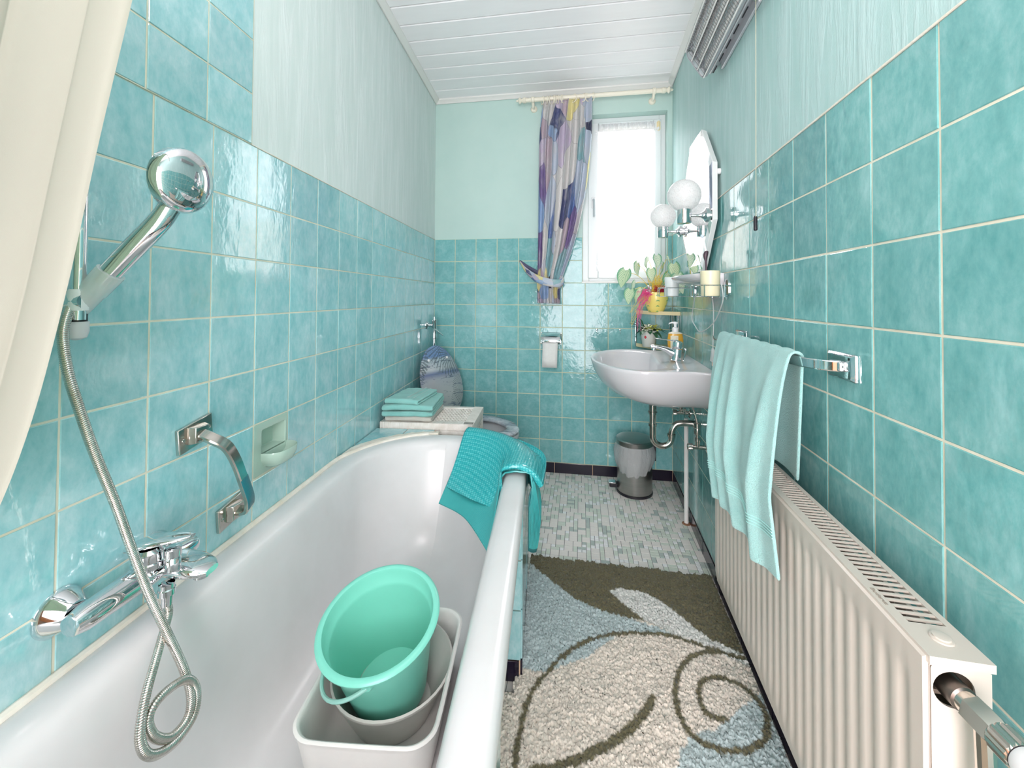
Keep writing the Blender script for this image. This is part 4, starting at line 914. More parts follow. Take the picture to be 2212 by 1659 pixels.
bm = B(); lathe(bm, LW(2.297, .05, 1.160), ZV, [(.0125, 0), (.0135, .004), (.0135, .03), (.0115, .034)], 18); mesh_obj('slider_body', bm, simple('slider grey', (226, 228, 230), .3) , hld)
hsw = thing('hand_shower', 'chrome hand shower with round head pointing up from its holder', 'hand shower', A1)
hp_ = cr([PLs(222, 606, 2.281), PLs(290, 535, 2.272), PLs(345, 478, 2.263), PLs(372, 440, 2.256), PLs(392, 412, 2.252)], 6)
bm = B(); tube(bm, hp_, [.0165+.0005*math.sin(i*.2) for i in range(len(hp_)-7)]+[.0160, .0165, .0175, .019, .0215, .024, .026], 22); mesh_obj('handle', bm, M['chrome'], hsw, smooth=.9)
hc = PLs(404, 392, 2.250); hn = (CAM-hc).normalized(); hn = V((.97, .02, -.10)).normalized()
bm = B(); lathe(bm, hc+hn*.014, -hn, [(.003, 0), (.022, .002), (.041, .006), (.0510, .012), (.0545, .018), (.0545, .030), (.050, .034)], 40, cap=(True, True)); mesh_obj('shower_head', bm, M['chrome'], hsw, smooth=.7)
bm = B(); lathe(bm, hc-hn*.0195, -hn, [(.047, 0), (.047, .002), (.03, .003)], 32); mesh_obj('spray_plate', bm, simple('grey spray face', (150, 152, 156), .4), hsw)
hose_px = [(150, 665, .045), (136, 720, .060), (146, 800, .075), (170, 880, .08), (205, 980, .085), (250, 1090, .09), (286, 1190, .095), (325, 1290, .11), (360, 1365, .13), (395, 1440, .150), (412, 1500, .165), (405, 1550, .172), (370, 1592, .175), (335, 1592, .175), (320, 1560, .172), (335, 1520, .170), (370, 1485, .166), (405, 1468, .163), (424, 1490, .166), (420, 1540, .172), (390, 1590, .178), (350, 1625, .180), (318, 1630, .180), (303, 1600, .176), (306, 1550, .170), (318, 1490, .158), (335, 1430, .140), (352, 1370, .115), (364, 1325, .096)]
pts = [PL(x, y, d) for x, y, d in hose_px] + [LW(SM+.008, .092, .612)]
bm = B(); corrug(bm, pts, .0072)
tag(mesh_obj('shower_hose', bm, M['chrome_dull'], None, smooth=.9, origin=pts[0]), 'ringed metal shower hose hanging from the hand shower in loops to the mixer', 'hose')
# ------------------------------------------------------------------ shower curtain
scn = NT('cream shower curtain'); co = scn.coord((1, 1, 1), 'obj'); fn = scn.noise(co, 900, 2)
trl = scn.add('ShaderNodeBsdfTranslucent'); trl.inputs[0].default_value = sl((150, 182, 150)); mx = scn.add('ShaderNodeMixShader'); mx.inputs[0].default_value = .35
scn.set(Base_Color=sl((170, 165, 154)), Roughness=.8, Normal=scn.bump(fn, .2, .0005)); scn.l(scn.b.outputs[0], mx.inputs[1]); scn.l(trl.outputs[0], mx.inputs[2]); scn.l(mx.outputs[0], scn.out.inputs[0])
edge = [PLs(x, y, 2.41+max(0, y-300)*.00009) for x, y in ((372, -340), (345, -230), (318, -120), (290, 0), (252, 165), (215, 330), (180, 500), (150, 640), (97, 850), (45, 1010), (-12, 1150), (-60, 1290))]
ev = cr(edge, 5); rows = []
for j, p in enumerate(ev):
    row = []; t = j/(len(ev)-1)
    for i in range(60):
        u = i/59; wv = .016*math.sin(u*21+t*1.2)*(.4+.6*u)+.006*math.sin(u*47+t*3)*u
        # folds run parallel to the slanting free edge, sheet continues away to the left and behind
        q_ = p + (-nL*.34*u + uL*(.03+.09*u)*math.sin(u*.9)) + uL*wv + nL*.008*math.sin(u*33)
        q_ = q_ - nL*min(0, 0); row.append(q_)
    rows.append(row)
# keep the sheet in front of the wall face
for r in rows:
    for i, q_ in enumerate(r):
        d = q_.dot(nL)
        if d < .012: r[i] = q_ + nL*(.012+.004*math.sin(i)-d)
bm = B(); grid(bm, rows); sc_ = tag(mesh_obj('shower_curtain', bm, scn.m, None, smooth=1.3, origin=ev[0]), 'cream shower curtain pulled aside across the upper left corner of the view', 'shower curtain')
bm = B(); tube(bm, [LW(2.42, .002, ev[0].z+.012), LW(2.42, .76, ev[0].z+.012)], .011, 12); mesh_obj('curtain_rod', bm, M['white_plastic'], sc_)
# ------------------------------------------------------------------ angled grab bar and soap dish
gb = thing('grab_bar', 'chrome flat grab bar with dark teal grip bolted to the left tiles', 'grab bar', LW(1.96, 0, .75))
cT, cB = (2.020, .872), (1.905, .640)
for (s, z), a in ((cT, .0), (cB, .0)):
    dv = V((cT[0]-cB[0], cT[1]-cB[1], 0)).normalized(); q = .026
    P_ = [(-.046, -.028), (.046, -.028), (.046, .028), (-.046, .028)]
    bm = B(); pts2 = [(s+x*.98+y*.10, z+y+(-x*.18)) for x, y in P_]
    ring_loft(bm, [[LW(a_, 0, b_) for a_, b_ in pts2], [LW(a_, .009, b_) for a_, b_ in pts2]], True); pm = mesh_obj('mounting_plate', bm, M['chrome_dull'], gb, mods=[bev(.002)])
    bm = B(); pts3 = [(s+x*.5, z+y*.7) for x, y in P_]; ring_loft(bm, [[LW(a_, .009, b_) for a_, b_ in pts3], [LW(a_, .024, b_) for a_, b_ in [(s+x*.38, z+y*.62) for x, y in P_]]], True); mesh_obj('bracket_boss', bm, M['chrome_dull'], pm, mods=[bev(.0015)])
    for x in (-.033, .033):
        bm = B(); lathe(bm, LW(s+x, .009, z-x*.18), nL, [(.005, 0), (.0045, .002), (.001, .0028)], 12); mesh_obj('screw', bm, M['chrome_dull'], pm)
path = cr([LW(cT[0], .018, cT[1]), LW(cT[0]-.003, .046, cT[1]-.012), LW(2.000, .066, .838), LW(1.980, .074, .795), LW(1.955, .075, .735), LW(1.935, .073, .690), LW(1.920, .062, .661), LW(1.908, .044, .645), LW(cB[0], .018, cB[1])], 8)
def ribbon(bm, path, wd, th, widthdir, mi=0):
    rg = []
    for i, p in enumerate(path):
        t = (path[min(i+1, len(path)-1)]-path[max(i-1, 0)]).normalized(); w_ = (widthdir-t*widthdir.dot(t)).normalized(); n_ = t.cross(w_)
        rg.append([p+w_*wd*a+n_*th*b for a, b in ((-1, -.6), (-.8, -1), (.8, -1), (1, -.6), (1, .6), (.8, 1), (-.8, 1), (-1, .6))])
    ring_loft(bm, rg, True, mi=mi)
wdv = (uL*.90+ZV*-.42).normalized()
bm = B(); ribbon(bm, path, .0125, .0065, wdv); mesh_obj('bar', bm, M['chrome_dull'], gb, smooth=.5)
bm = B(); gp_ = path[30:48]; ribbon(bm, [p+nL*.0048 for p in gp_], .0118, .0028, wdv); mesh_obj('grip_inlay', bm, simple('teal grip', (30, 112, 122), .3, bump=(300, .6, .001)), gb, smooth=.5)
sd = thing('soap_dish', 'sage green ceramic soap dish recessed into the left tiled wall', 'soap dish', LW(1.738, 0, .75))
SG = simple('sage glaze', (174, 200, 186), .1)
s1, s0_ = 1.820, 1.676
bm = B()
def rr4(a0, a1, b0, b1, d, r=.006, n=4):
    out = []
    for cx_, cz_, q in ((a1-r, b1-r, 0), (a0+r, b1-r, 90), (a0+r, b0+r, 180), (a1-r, b0+r, 270)):
        for k in range(n): t = math.radians(q+90*k/(n-1)); out.append(LW(cx_+r*math.cos(t), d, cz_+r*math.sin(t)))
    return out
ring_loft(bm, [rr4(1.676, 1.822, .6825, .8265, -.001, .003), rr4(1.676, 1.822, .6825, .8265, .0008, .003)], True, (False, False))
ring_loft(bm, [rr4(1.676, 1.822, .6825, .8265, .0008, .003), rr4(1.683, 1.797, .732, .811, .0022), rr4(1.687, 1.791, .739, .805, .0), rr4(1.690, 1.788, .742, .802, -.036), ], True, (False, True))
s1, s0_ = 1.797, 1.679
mesh_obj('recess', bm, SG, sd, mods=[bev(.002)])
outl = [(s1, .0), (s1-.004, .030), (s1-.022, .050), ((s0_+s1)/2, .056), (s0_+.022, .050), (s0_+.004, .030), (s0_, .0)]
o3 = [V((a, b, 0)) for a, b in outl]; oo = cr(o3, 4)
def tr(sc_, z, dd=0): return [LW(1.738+(p.x-1.738)*sc_, max(p.y*sc_+dd, .0005), z) for p in oo]
bm = B(); rows = [tr(.55, .694), tr(.86, .706), tr(.97, .722), tr(1.0, .738), tr(.985, .7415), tr(.95, .739), tr(.90, .724), tr(.70, .713), tr(.3, .712)]
ring_loft(bm, rows, True); mesh_obj('tray', bm, SG, sd, smooth=.9)
for k in range(3):
    bm = B(); tube(bm, [LW(1.715+k*.022, .012, .715), LW(1.715+k*.022, .038, .716)], .003, 6); mesh_obj('ridge', bm, SG, sd)
# ------------------------------------------------------------------ mirror, lamps, shelf, tumblers on the right wall
mi_ = thing('mirror', 'frameless octagonal mirror on the right wall above the basin', 'mirror', RW(.777, .02, 1.31))
def octa(g, d): return [RW(.777+a*(1-g), d, 1.620+b*(1-g)) for a, b in ((.285, .118), (.115, .315), (-.115, .315), (-.285, .118), (-.285, -.118), (-.115, -.315), (.115, -.315), (.285, -.118))]
MR = simple('mirror glass', (240, 241, 242), .004, 1)
bm = B(); ring_loft(bm, [octa(.0, .0335), octa(.10, .0375), ], True, (False, False)); mesh_obj('bevel', bm, simple('bevel glass', (232, 236, 236), .02, 1), mi_, smooth=0)
bm = B(); bm.faces.new([bm.verts.new(p) for p in octa(.10, .0375)]); mesh_obj('mirror_glass', bm, MR, mi_, smooth=0)
bm = B(); ring_loft(bm, [octa(.02, .012), octa(.0, .030), octa(0, .0335)], True, (True, False)); mesh_obj('backing', bm, simple('white glass edge', (222, 226, 224), .3), mi_, smooth=0)
for s, z in ((1.05, 1.70), (.52, 1.70)):
    bm = B(); lathe(bm, RW(s, 0, z), nR, [(.012, 0), (.012, .014)], 14); mesh_obj('mirror_clip', bm, M['white_plastic'], mi_)
bl = NT('crackled frosted globe'); co = bl.coord(kind='obj'); vo = bl.noise(co, 120, 2, .6, 1.2); frs = bl.ramp(vo, [(.5, (.15, .15, .15)), (.62, (.75, .75, .75))])
tp_ = bl.add('ShaderNodeBsdfTransparent'); mx = bl.add('ShaderNodeMixShader'); bl.set(Base_Color=sl((240, 240, 238)), Roughness=.25, Normal=bl.bump(vo, .15, .0006)); tl = bl.add('ShaderNodeBsdfTranslucent'); tl.inputs[0].default_value = (.95, .95, .95, 1)
m1 = bl.add('ShaderNodeMixShader'); m1.inputs[0].default_value = .45; bl.l(bl.b.outputs[0], m1.inputs[1]); bl.l(tl.outputs[0], m1.inputs[2])
mm_ = bl.add('ShaderNodeMath', operation='MULTIPLY_ADD'); mm_.inputs[1].default_value = -.35; mm_.inputs[2].default_value = .96; sp = bl.add('ShaderNodeSeparateColor'); bl.l(frs, sp.inputs[0]); bl.l(sp.outputs[0], mm_.inputs[0])
bl.l(mm_.outputs[0], mx.inputs[0]); bl.l(tp_.outputs[0], mx.inputs[1]); bl.l(m1.outputs[0], mx.inputs[2]); bl.l(mx.outputs[0], bl.out.inputs[0]); M['globe'] = bl.m
for s, lab, zc in ((1.045, 'wall lamp with frosted glass globe on the near side of the mirror', 1.602), (.510, 'wall lamp with frosted glass globe on the window side of the mirror', 1.620)):
    lp = thing('wall_lamp', lab, 'lamp', RW(s, 0, zc-.075), 'globe lamps beside the mirror'); z = zc-.078
    bm = B(); lathe(bm, RW(s, 0, z), nR, [(.018, .0345), (.022, .036), (.022, .044), (.030, .046), (.030, .056), (.018, .062), (.010, .072)], 28); mesh_obj('wall_base', bm, M['chrome'], lp, smooth=.6)
    bm = B(); tube(bm, [RW(s, .060, z), RW(s, .09, z), RW(s, .118, z)], [.011, .0065, .0055], 12); mesh_obj('arm', bm, M['chrome'], lp)
    bm = B(); lathe(bm, RW(s, .137, z-.034), ZV, [(.003, 0), (.0265, .002), (.028, .006), (.028, .070), (.0255, .071), (.020, .060)], 32, cap=(True, True)); mesh_obj('socket_cup', bm, M['chrome'], lp, smooth=.6)
    bm = B(); bmesh.ops.create_uvsphere(bm, u_segments=40, v_segments=24, radius=.066, matrix=Matrix.Translation(RW(s, .137, zc+.006))); mesh_obj('globe', bm, M['globe'], lp, smooth=2)
bm = B(); N2 = 26
def shelfp(z, g=0, k=1): return [RW(.60+.50*t, max((.075+.070*math.sin(PI*min(max(t*1.0, 0), 1))**.6)*k-g, .001) if 0 < t < 1 else .04*k, z) for t in [i/N2 for i in range(N2+1)]] + [RW(1.10, .001, z), RW(.60, .001, z)]
ring_loft(bm, [shelfp(1.238, .02, .35), shelfp(1.252, .01, .75), shelfp(1.270, 0, .97), shelfp(1.279, 0, 1.0), shelfp(1.284, .002, 1.0), shelfp(1.285, .006, .98)], True)
tag(mesh_obj('ceramic_shelf', bm, M['porcelain'], None, smooth=.8, origin=RW(.85, 0, 1.25)), 'white ceramic shelf on the right wall just under the mirror', 'shelf')
def tumbler(s, d, z, name, lab, mat, rlab):
    hl_ = thing('tumbler_holder', rlab, 'holder', RW(s, 0, z+.02), 'chrome tumbler holders'); r = .0385
    bm = B(); rg = [[RW(s+.024*math.cos(t), h, z+.030+.040*math.sin(t)) for t in [2*PI*k/24 for k in range(24)]] for h in (0, .004)]; rg.append([RW(s+.018*math.cos(t), .008, z+.030+.032*math.sin(t)) for t in [2*PI*k/24 for k in range(24)]])
    ring_loft(bm, rg, True); mesh_obj('wall_plate', bm, M['chrome'], hl_, smooth=.6)
    for zz_ in (z+.002, z+.045):
        bm = B(); e = d+r+.026; tube(bm, cr([RW(s-.030, .006, zz_), RW(s-.038, d, zz_), RW(s-.034, e-.012, zz_), RW(s-.020, e, zz_), RW(s+.020, e, zz_), RW(s+.034, e-.012, zz_), RW(s+.038, d, zz_), RW(s+.030, .006, zz_)], 4), .0019, 6); mesh_obj('wire_loop', bm, M['chrome'], hl_)
    bm = B(); e = d+r+.026
    for a, b in ((-.024, e), (.024, e), (-.038, d+.03), (.038, d+.03), (.036, .02), (-.036, .02)): tube(bm, [RW(s+a, b, z+.0), RW(s+a, b, z+.047)], .0018, 6)
    tube(bm, [RW(s-.03, d, z+.0), RW(s+.03, d, z+.0)], .0018, 6); mesh_obj('wire_uprights', bm, M['chrome'], hl_, kind='stuff')
    c = RW(s, d, z+.004); t = thing(name, lab, 'cup', c)
    bm = B(); lathe(bm, c, ZV, [(.031, 0), (.033, .003), (.0355, .096), (.034, .0965), (.032, .09), (.030, .006), (.02, .004)], 32); mesh_obj('cup_body', bm, mat, t, smooth=.7)
tumbler(1.14, .062, 1.190, 'tumbler', 'beige plastic tumbler in the near chrome holder, with a long handled brush in it', simple('beige tumbler', (226, 220, 186), .35), 'chrome wire tumbler holder on the near side of the ceramic shelf')
tumbler(.60, .108, 1.192, 'tumbler', 'white tumbler in the chrome holder below the window side of the ceramic shelf', simple('white tumbler', (222, 230, 228), .35), 'chrome wire tumbler holder on the window side of the ceramic shelf')
br = thing('long_brush', 'long brush with dark brown handle standing in the beige tumbler', 'brush', RW(1.14, .072, 1.22))
bp_ = cr([PRs(1527, 640, 1.14), PRs(1526, 590, 1.14), PRs(1525, 568, 1.14), PRs(1524, 552, 1.14), PRs(1527, 542, 1.14)], 5)
bm = B(); rg = []
n_ = len(bp_)
tube(bm, bp_, [.0038+.005*max(0, math.sin(PI*(i/(n_-1)-.55)/.5))*(i/(n_-1) > .55) for i in range(n_)], 10); mesh_obj('handle', bm, simple('dark brown wood', (66, 46, 58), .4), br, smooth=.9)
bm = B(); tube(bm, [PRs(1526, 546, 1.14), PRs(1522, 530, 1.14), PRs(1519, 512, 1.14)], [.005, .004, .003], 10); mesh_obj('shaft', bm, M['white_plastic'], br)
bm = B(); bmesh.ops.create_icosphere(bm, subdivisions=2, radius=.007, matrix=Matrix.Translation(PRs(1517, 510, 1.14))); mesh_obj('brush_tip', bm, simple('bluish tip', (196, 210, 222), .3), br)
# cable with plug
cbl = thing('power_cord', 'grey power cord with a flat two-pin plug hanging below the tumblers', 'cord', PR(1541, 640, .03)); GC = simple('grey cable', (196, 202, 200), .45)
bm = B(); tube(bm, cr([PR(1558, 612, .045), PR(1562, 640, .035), PR(1558, 662, .03), PR(1545, 692, .025), PR(1528, 710, .025), PR(1512, 717, .025), PR(1503, 706, .025), PR(1495, 690, .025), PR(1497, 665, .03), PR(1503, 638, .06), PR(1512, 636, .085)], 6), .0023, 6)
tube(bm, cr([PR(1538, 640, .05), PR(1541, 665, .03), PR(1541, 710, .022), PR(1540, 752, .022)], 6), .0023, 6); mesh_obj('cable', bm, GC, cbl, kind='stuff')
pg = PR(1540, 752, .022); pw = (uR*.98).normalized()
bm = B(); ring_loft(bm, [[pg+pw*a*w_+nR*b*t_-ZV*h for a, b in ((-1, -1), (1, -1), (1, 1), (-1, 1))] for w_, t_, h in ((.004, .004, 0), (.006, .006, .010), (.016, .006, .036), (.022, .0065, .052), (.022, .0065, .056))], True); mesh_obj('plug_body', bm, GC, cbl, mods=[bev(.002)])
for a in (-.0095, .0095):
    bm = B(); tube(bm, [pg+pw*a-ZV*.055, pg+pw*a-ZV*.068], .0021, 8); tube(bm, [pg+pw*a-ZV*.068, pg+pw*a-ZV*.074], .0021, 8); mesh_obj('pin', bm, M['chrome_dull'], cbl)
# ------------------------------------------------------------------ infrared heater and pull cord
ht = thing('infrared_heater', 'long grey infrared quartz heater with wire grille high on the right wall', 'heater', RW(1.35, 0, 2.15))
HA, HB = (.045, 2.096), (.118, 2.215); hv = (HB[0]-HA[0], HB[1]-HA[1]); hn2 = (hv[1], -hv[0]); hl2 = math.hypot(*hv)
def HF(s, v, wd): return RW(s, HA[0]+hv[0]*v+hn2[0]/hl2*wd, HA[1]+hv[1]*v+hn2[1]/hl2*wd)      # v 0..1 across the face, wd outwards
HS0, HS1 = 1.025, 1.72; HG = simple('silver grey lacquer', (196, 200, 204), .35, .3)
pr = [HA, HB, (.100, 2.240), (.0, 2.175), (.004, 2.125)]
bm = B(); prof2 = [pr[0], pr[1], pr[2], (.004, 2.180), (.004, 2.127)]
o_ = [HF(0, 0, 0)]
ring_loft(bm, [[RW(s, a, b) for a, b in ((HA[0]-.010, HA[1]+.006), (HB[0]-.012, HB[1]-.0), prof2[2], prof2[3], prof2[4])] for s in (HS0+.012, HS1)], True)
mesh_obj('housing', bm, HG, ht, mods=[bev(.004)])
bm = B(); box(bm, RW, (1.1, .0, 2.09), (1.48, .010, 2.135)); mesh_obj('wall_bracket', bm, HG, ht, mods=[bev(.002)])
bm = B()
for i in range(7):
    s = 1.04+.085*i; box(bm, lambda a, b, c: RW(a, HA[0]-.020+b, HA[1]+.0125+c), (s, -.004, -.001), (s+.05, .0, .004))
mesh_obj('vent_slots', bm, M['black'], ht, kind='stuff')
bm = B()   # face frame with scalloped end
def fr_ring(g, wd):
    pts = [(HS1, -g), (HS0+.03, -g)]
    for k in range(9): a = PI/2*k/8; pts.append((HS0+.03-math.sin(a)*(.03+g*.1), .12-g-(.12)*math.cos(a)+0) if False else (HS0+.03-math.sin(a)*.03+g*.1, -g+.14*(1-math.cos(a))))
    for k in range(9): a = PI/2*k/8; pts.append((HS0+g*.1+.03*(1-math.cos(a)), 1+g-.14*(1-math.sin(a))))
    pts += [(HS1, 1+g)]
    return [HF(s, v, wd) for s, v in pts]
ring_loft(bm, [fr_ring(0, 0), fr_ring(0, .012), fr_ring(-.05, .012), fr_ring(-.055, .002)], True, (True, False)); mesh_obj('face_frame', bm, HG, ht, smooth=.5)
RF = simple('bright reflector', (205, 206, 210), .12, 1)
for i in range(3):
    v0, v1 = .06+.30*i, .06+.30*(i+1)-.03; vm_ = (v0+v1)/2
    bm = B(); rows = [[HF(s, v0+(v1-v0)*k/10, .010-.020*math.sin(PI*k/10)) for k in range(11)] for s in (HS0+.035, HS1-.02)]
    grid(bm, rows); mesh_obj('reflector', bm, RF if True else HG, ht, smooth=1)
    bm = B(); tube(bm, [HF(s, vm_, .0) for s in (HS0+.045, HS1-.04)], .0058, 12); mesh_obj('quartz_tube', bm, simple('quartz tube', (226, 224, 222), .25) if 'quartz tube' not in bpy.data.materials else bpy.data.materials['quartz tube'], ht)
    bm = B(); lathe(bm, HF(HS0+.026, vm_, .010), HF(0, 0, 1)-HF(0, 0, 0), [(.017, 0), (.017, .004), (.014, .005)], 18); mesh_obj('end_boss', bm, HG, ht)
for v in (.02, .335, .65, .98):
    bm = B(); tube(bm, [HF(s, v, .017) for s in (HS0+.02, HS1)], .0028, 8); mesh_obj('grille_bar', bm, M['white_trim'], ht)
gw = None
for k in range(44):
    s = HS0+.040+k*.0150
    if gw is None:
        bm = B(); tube(bm, [HF(s, v, .015) for v in (.02, .98)], .0012, 5); gw = mesh_obj('grille_wire', bm, M['steel'], ht)
    else:
        o = gw.copy(); COL.objects.link(o); o.location = uR*(k*.0150)
pc = thing('pull_cord', 'thin pull cord with black weight hanging from the heater on the right wall', 'pull cord', PR(1632, 497, .022))
bm = B(); tube(bm, [PR(1633, 470, .022), PR(1632.5, 0, .022), PR(1632, -80, .022)], .0010, 5); mesh_obj('cord', bm, simple('beige cord', (190, 186, 160), .8), pc)
bm = B(); lathe(bm, PR(1632, 498, .022), ZV, [(.004, 0), (.0055, .002), (.0055, .040), (.003, .044)], 12); mesh_obj('weight', bm, M['black'], pc)
bm = B(); lathe(bm, RW(1.475, .008, 2.10), ZV, [(.012, 0), (.014, .004), (.014, .02), (.01, .024)], 14); mesh_obj('switch_knob', bm, M['chrome_dull'], pc)
# ------------------------------------------------------------------ window
def ringbox(bm, f, x0, x1, z0, z1, wx0, wx1, wz0, wz1, da, db):
    for a, b in (((x0, da, z0), (x0+wx0, db, z1)), ((x1-wx1, da, z0), (x1, db, z1)), ((x0+wx0, da, z0), (x1-wx1, db, z0+wz0)), ((x0+wx0, da, z1-wz1), (x1-wx1, db, z1))): box(bm, f, a, b)
bm = B(); ringbox(bm, BW, WX0, WX1, WZ0, WZ1, .045, .040, .030, .040, -.135, -.070)
win = struct('window_1', bm, M['pvc'], mods=[bev(.003)])
bm = B(); ringbox(bm, BW, 1.083, 1.566, 1.317, 2.392, .068, .050, .062, .060, -.120, -.056); sash = mesh_obj('sash', bm, M['pvc'], win, mods=[bev(.006, 3)])
gl = NT('window glass'); t_ = gl.add('ShaderNodeBsdfTransparent'); g_ = gl.add('ShaderNodeBsdfGlossy'); g_.inputs['Roughness'].default_value = .02; mx = gl.add('ShaderNodeMixShader'); mx.inputs[0].default_value = .07
gl.l(t_.outputs[0], mx.inputs[1]); gl.l(g_.outputs[0], mx.inputs[2]); gl.l(mx.outputs[0], gl.out.inputs[0])
bm = B(); box(bm, BW, (1.145, -.094, 1.372), (1.522, -.088, 2.338)); mesh_obj('pane', bm, gl.m, sash, smooth=0)
bm = B(); box(bm, BW, (WX0-.004, -.072, WZ0-.012), (WX1, .003, WZ0+.001)); mesh_obj('sill_edge', bm, M['white_trim'], win, mods=[bev(.002)])
bm = B(); tube(bm, [BW(1.548, -.052, z) for z in (2.312, 2.376)], .0065, 10); box(bm, BW, (1.536, -.060, 2.318), (1.560, -.054, 2.372)); mesh_obj('hinge', bm, M['cream_plastic'], win)
hd = []
bm = B(); box(bm, BW, (1.106, -.056, 1.80), (1.134, -.048, 1.875)); mesh_obj('handle_rosette', bm, M['white_plastic'], win, mods=[bev(.003)])
bm = B(); tube(bm, cr([BW(1.120, -.050, 1.853), BW(1.120, -.020, 1.852), BW(1.121, -.012, 1.840), BW(1.122, -.012, 1.80), BW(1.122, -.013, 1.735)], 5), .0075, 10); mesh_obj('window_handle', bm, simple('grey window handle', (176, 186, 190), .35), win)
# net curtain
nc = NT('white net curtain'); at = nc.add('ShaderNodeAttribute', attribute_name='net'); sx = nc.add('ShaderNodeSeparateXYZ'); nc.l(at.outputs['Vector'], sx.inputs[0])
mp = nc.add('ShaderNodeMapping'); mp.inputs['Scale'].default_value = (46, 62, 1); nc.l(at.outputs['Vector'], mp.inputs[0]); vo = nc.add('ShaderNodeTexVoronoi'); vo.inputs['Scale'].default_value = 1; nc.l(mp.outputs[0], vo.inputs['Vector'])
lace = nc.ramp(vo.outputs['Distance'], [(.25, (1, 1, 1)), (.45, (0, 0, 0))]); lowm = nc.ramp(sx.outputs['Y'], [(.02, (1, 1, 1)), (.12, (.6, .6, .6)), (.20, (.0, .0, .0)), (.90, (0, 0, 0)), (.93, (.8, .8, .8)), (1, (1, 1, 1))])
dens = nc.mix(1.0, lace, lowm, 'MULTIPLY'); sc1 = nc.add('ShaderNodeSeparateColor'); nc.l(dens, sc1.inputs[0])
top = nc.ramp(sx.outputs['Y'], [(.90, (0, 0, 0)), (.915, (1, 1, 1))]); sc2 = nc.add('ShaderNodeSeparateColor'); nc.l(top, sc2.inputs[0])
op = mth(nc, 'MINIMUM', mth(nc, 'ADD', mth(nc, 'MULTIPLY_ADD', sc1.outputs[0], .26, .62), mth(nc, 'MULTIPLY', sc2.outputs[0], .2)), .96)
tr1 = nc.add('ShaderNodeBsdfTransparent'); tl = nc.add('ShaderNodeBsdfTranslucent'); tl.inputs[0].default_value = (.78, .78, .79, 1); df = nc.add('ShaderNodeBsdfDiffuse'); df.inputs[0].default_value = (.86, .87, .88, 1)
ma = nc.add('ShaderNodeMixShader'); ma.inputs[0].default_value = .5; nc.l(tl.outputs[0], ma.inputs[1]); nc.l(df.outputs[0], ma.inputs[2]); mb = nc.add('ShaderNodeMixShader'); nc.l(op, mb.inputs[0]); nc.l(tr1.outputs[0], mb.inputs[1]); nc.l(ma.outputs[0], mb.inputs[2]); nc.l(mb.outputs[0], nc.out.inputs[0])
bm = B(); lay = bm.verts.layers.float_vector.new('net'); rows = []; rn = random.Random(4); ph = [rn.uniform(0, 6.28) for _ in range(6)]
NX_ = 150; NZ_ = 40
for j in range(NZ_+1):
    t = j/NZ_; z = 1.368+(2.372-1.368)*t; row = []
    for i in range(NX_+1):
        u = i/NX_; amp = .0125 if t < .9 else .0045
        d = -.040+amp*(math.sin(u*82+ph[0]+.7*math.sin(u*13)+.5*t)+.5*math.sin(u*37+ph[1]))*.7
        if t > .915: d += .003*math.sin(u*230)
        x = 1.152+.372*u + (-.010-.012*math.sin(PI*t)*(1-u))*(1-u)*0 - .014*(1-u)*math.exp(-((t-.06)/.2)**2) + .003*math.sin(u*60+t*3)
        zz_ = z - (.006*abs(math.sin(u*29)) if j == 0 else 0)
        row.append(V((x, -d, zz_)))
    rows.append(row)
vs = grid(bm, rows)
for j, r in enumerate(vs):
    for i, v in enumerate(r): v[lay] = (i/NX_, j/NZ_, 0)
net = tag(mesh_obj('net_curtain', bm, nc.m, None, smooth=2, origin=BW(1.33, -.04, 2.3), recalc=False), 'white gathered net curtain covering the window sash', 'net curtain')
bm = B(); tube(bm, [BW(1.140, -.036, 2.322), BW(1.545, -.036, 2.322)], .0035, 8)
for x in (1.140, 1.545): box(bm, BW, (x-.008, -.054, 2.314), (x+.004, -.032, 2.330))
tag(mesh_obj('net_curtain_rod', bm, M['white_plastic'], None, origin=BW(1.34, -.036, 2.322)), 'thin white rod threaded through the net curtain heading', 'curtain rod')
# ------------------------------------------------------------------ curtain rod, rings, patterned curtain
RX0, RX1, RZ, RD = .672, 1.540, 2.517, .080
rod = thing('curtain_rod', 'cream turned wooden curtain rod with knob ends under the ceiling', 'curtain rod', BW(1.1, RD, RZ))
bm = B(); tube(bm, [BW(RX0, RD, RZ), BW(RX1, RD, RZ)], .0145, 18); mesh_obj('pole', bm, M['rod'], rod)
for x, sg in ((RX0, -1), (RX1, 1)):
    bm = B(); lathe(bm, BW(x, RD, RZ), V((sg, 0, 0)), [(.016, -.002), (.016, .006), (.019, .008), (.019, .024), (.014, .030), (.012, .036), (.018, .042), (.022, .048), (.018, .054), (.008, .060), (.007, .070), (.003, .074)], 20); mesh_obj('finial', bm, M['rod'], rod, smooth=.8)
for x in (.712, 1.497):
    bm = B(); lathe(bm, BW(x, 0, RZ-.030), V((0, -1, 0)), [(.023, 0), (.023, .006), (.017, .012), (.009, .016), (.009, .05)], 20); rows = []
    tube(bm, [BW(x, .045, RZ-.030), BW(x, .068, RZ-.016), BW(x, RD, RZ)], .010, 10); lathe(bm, BW(x-.012, RD, RZ), V((1, 0, 0)), [(.014, 0), (.020, .004), (.021, .012), (.020, .020), (.014, .024)], 20); mesh_obj('bracket', bm, M['rod'], rod, smooth=.8)
rx = [(1172, 8), (1181.5, 3), (1189, -4), (1195, 5), (1199, 0), (1203, -3), (1206, 2), (1212, 8), (1216, -10), (1240, 14), (1261, 12), (1269, -12), (1281, 6)]
ring0 = None
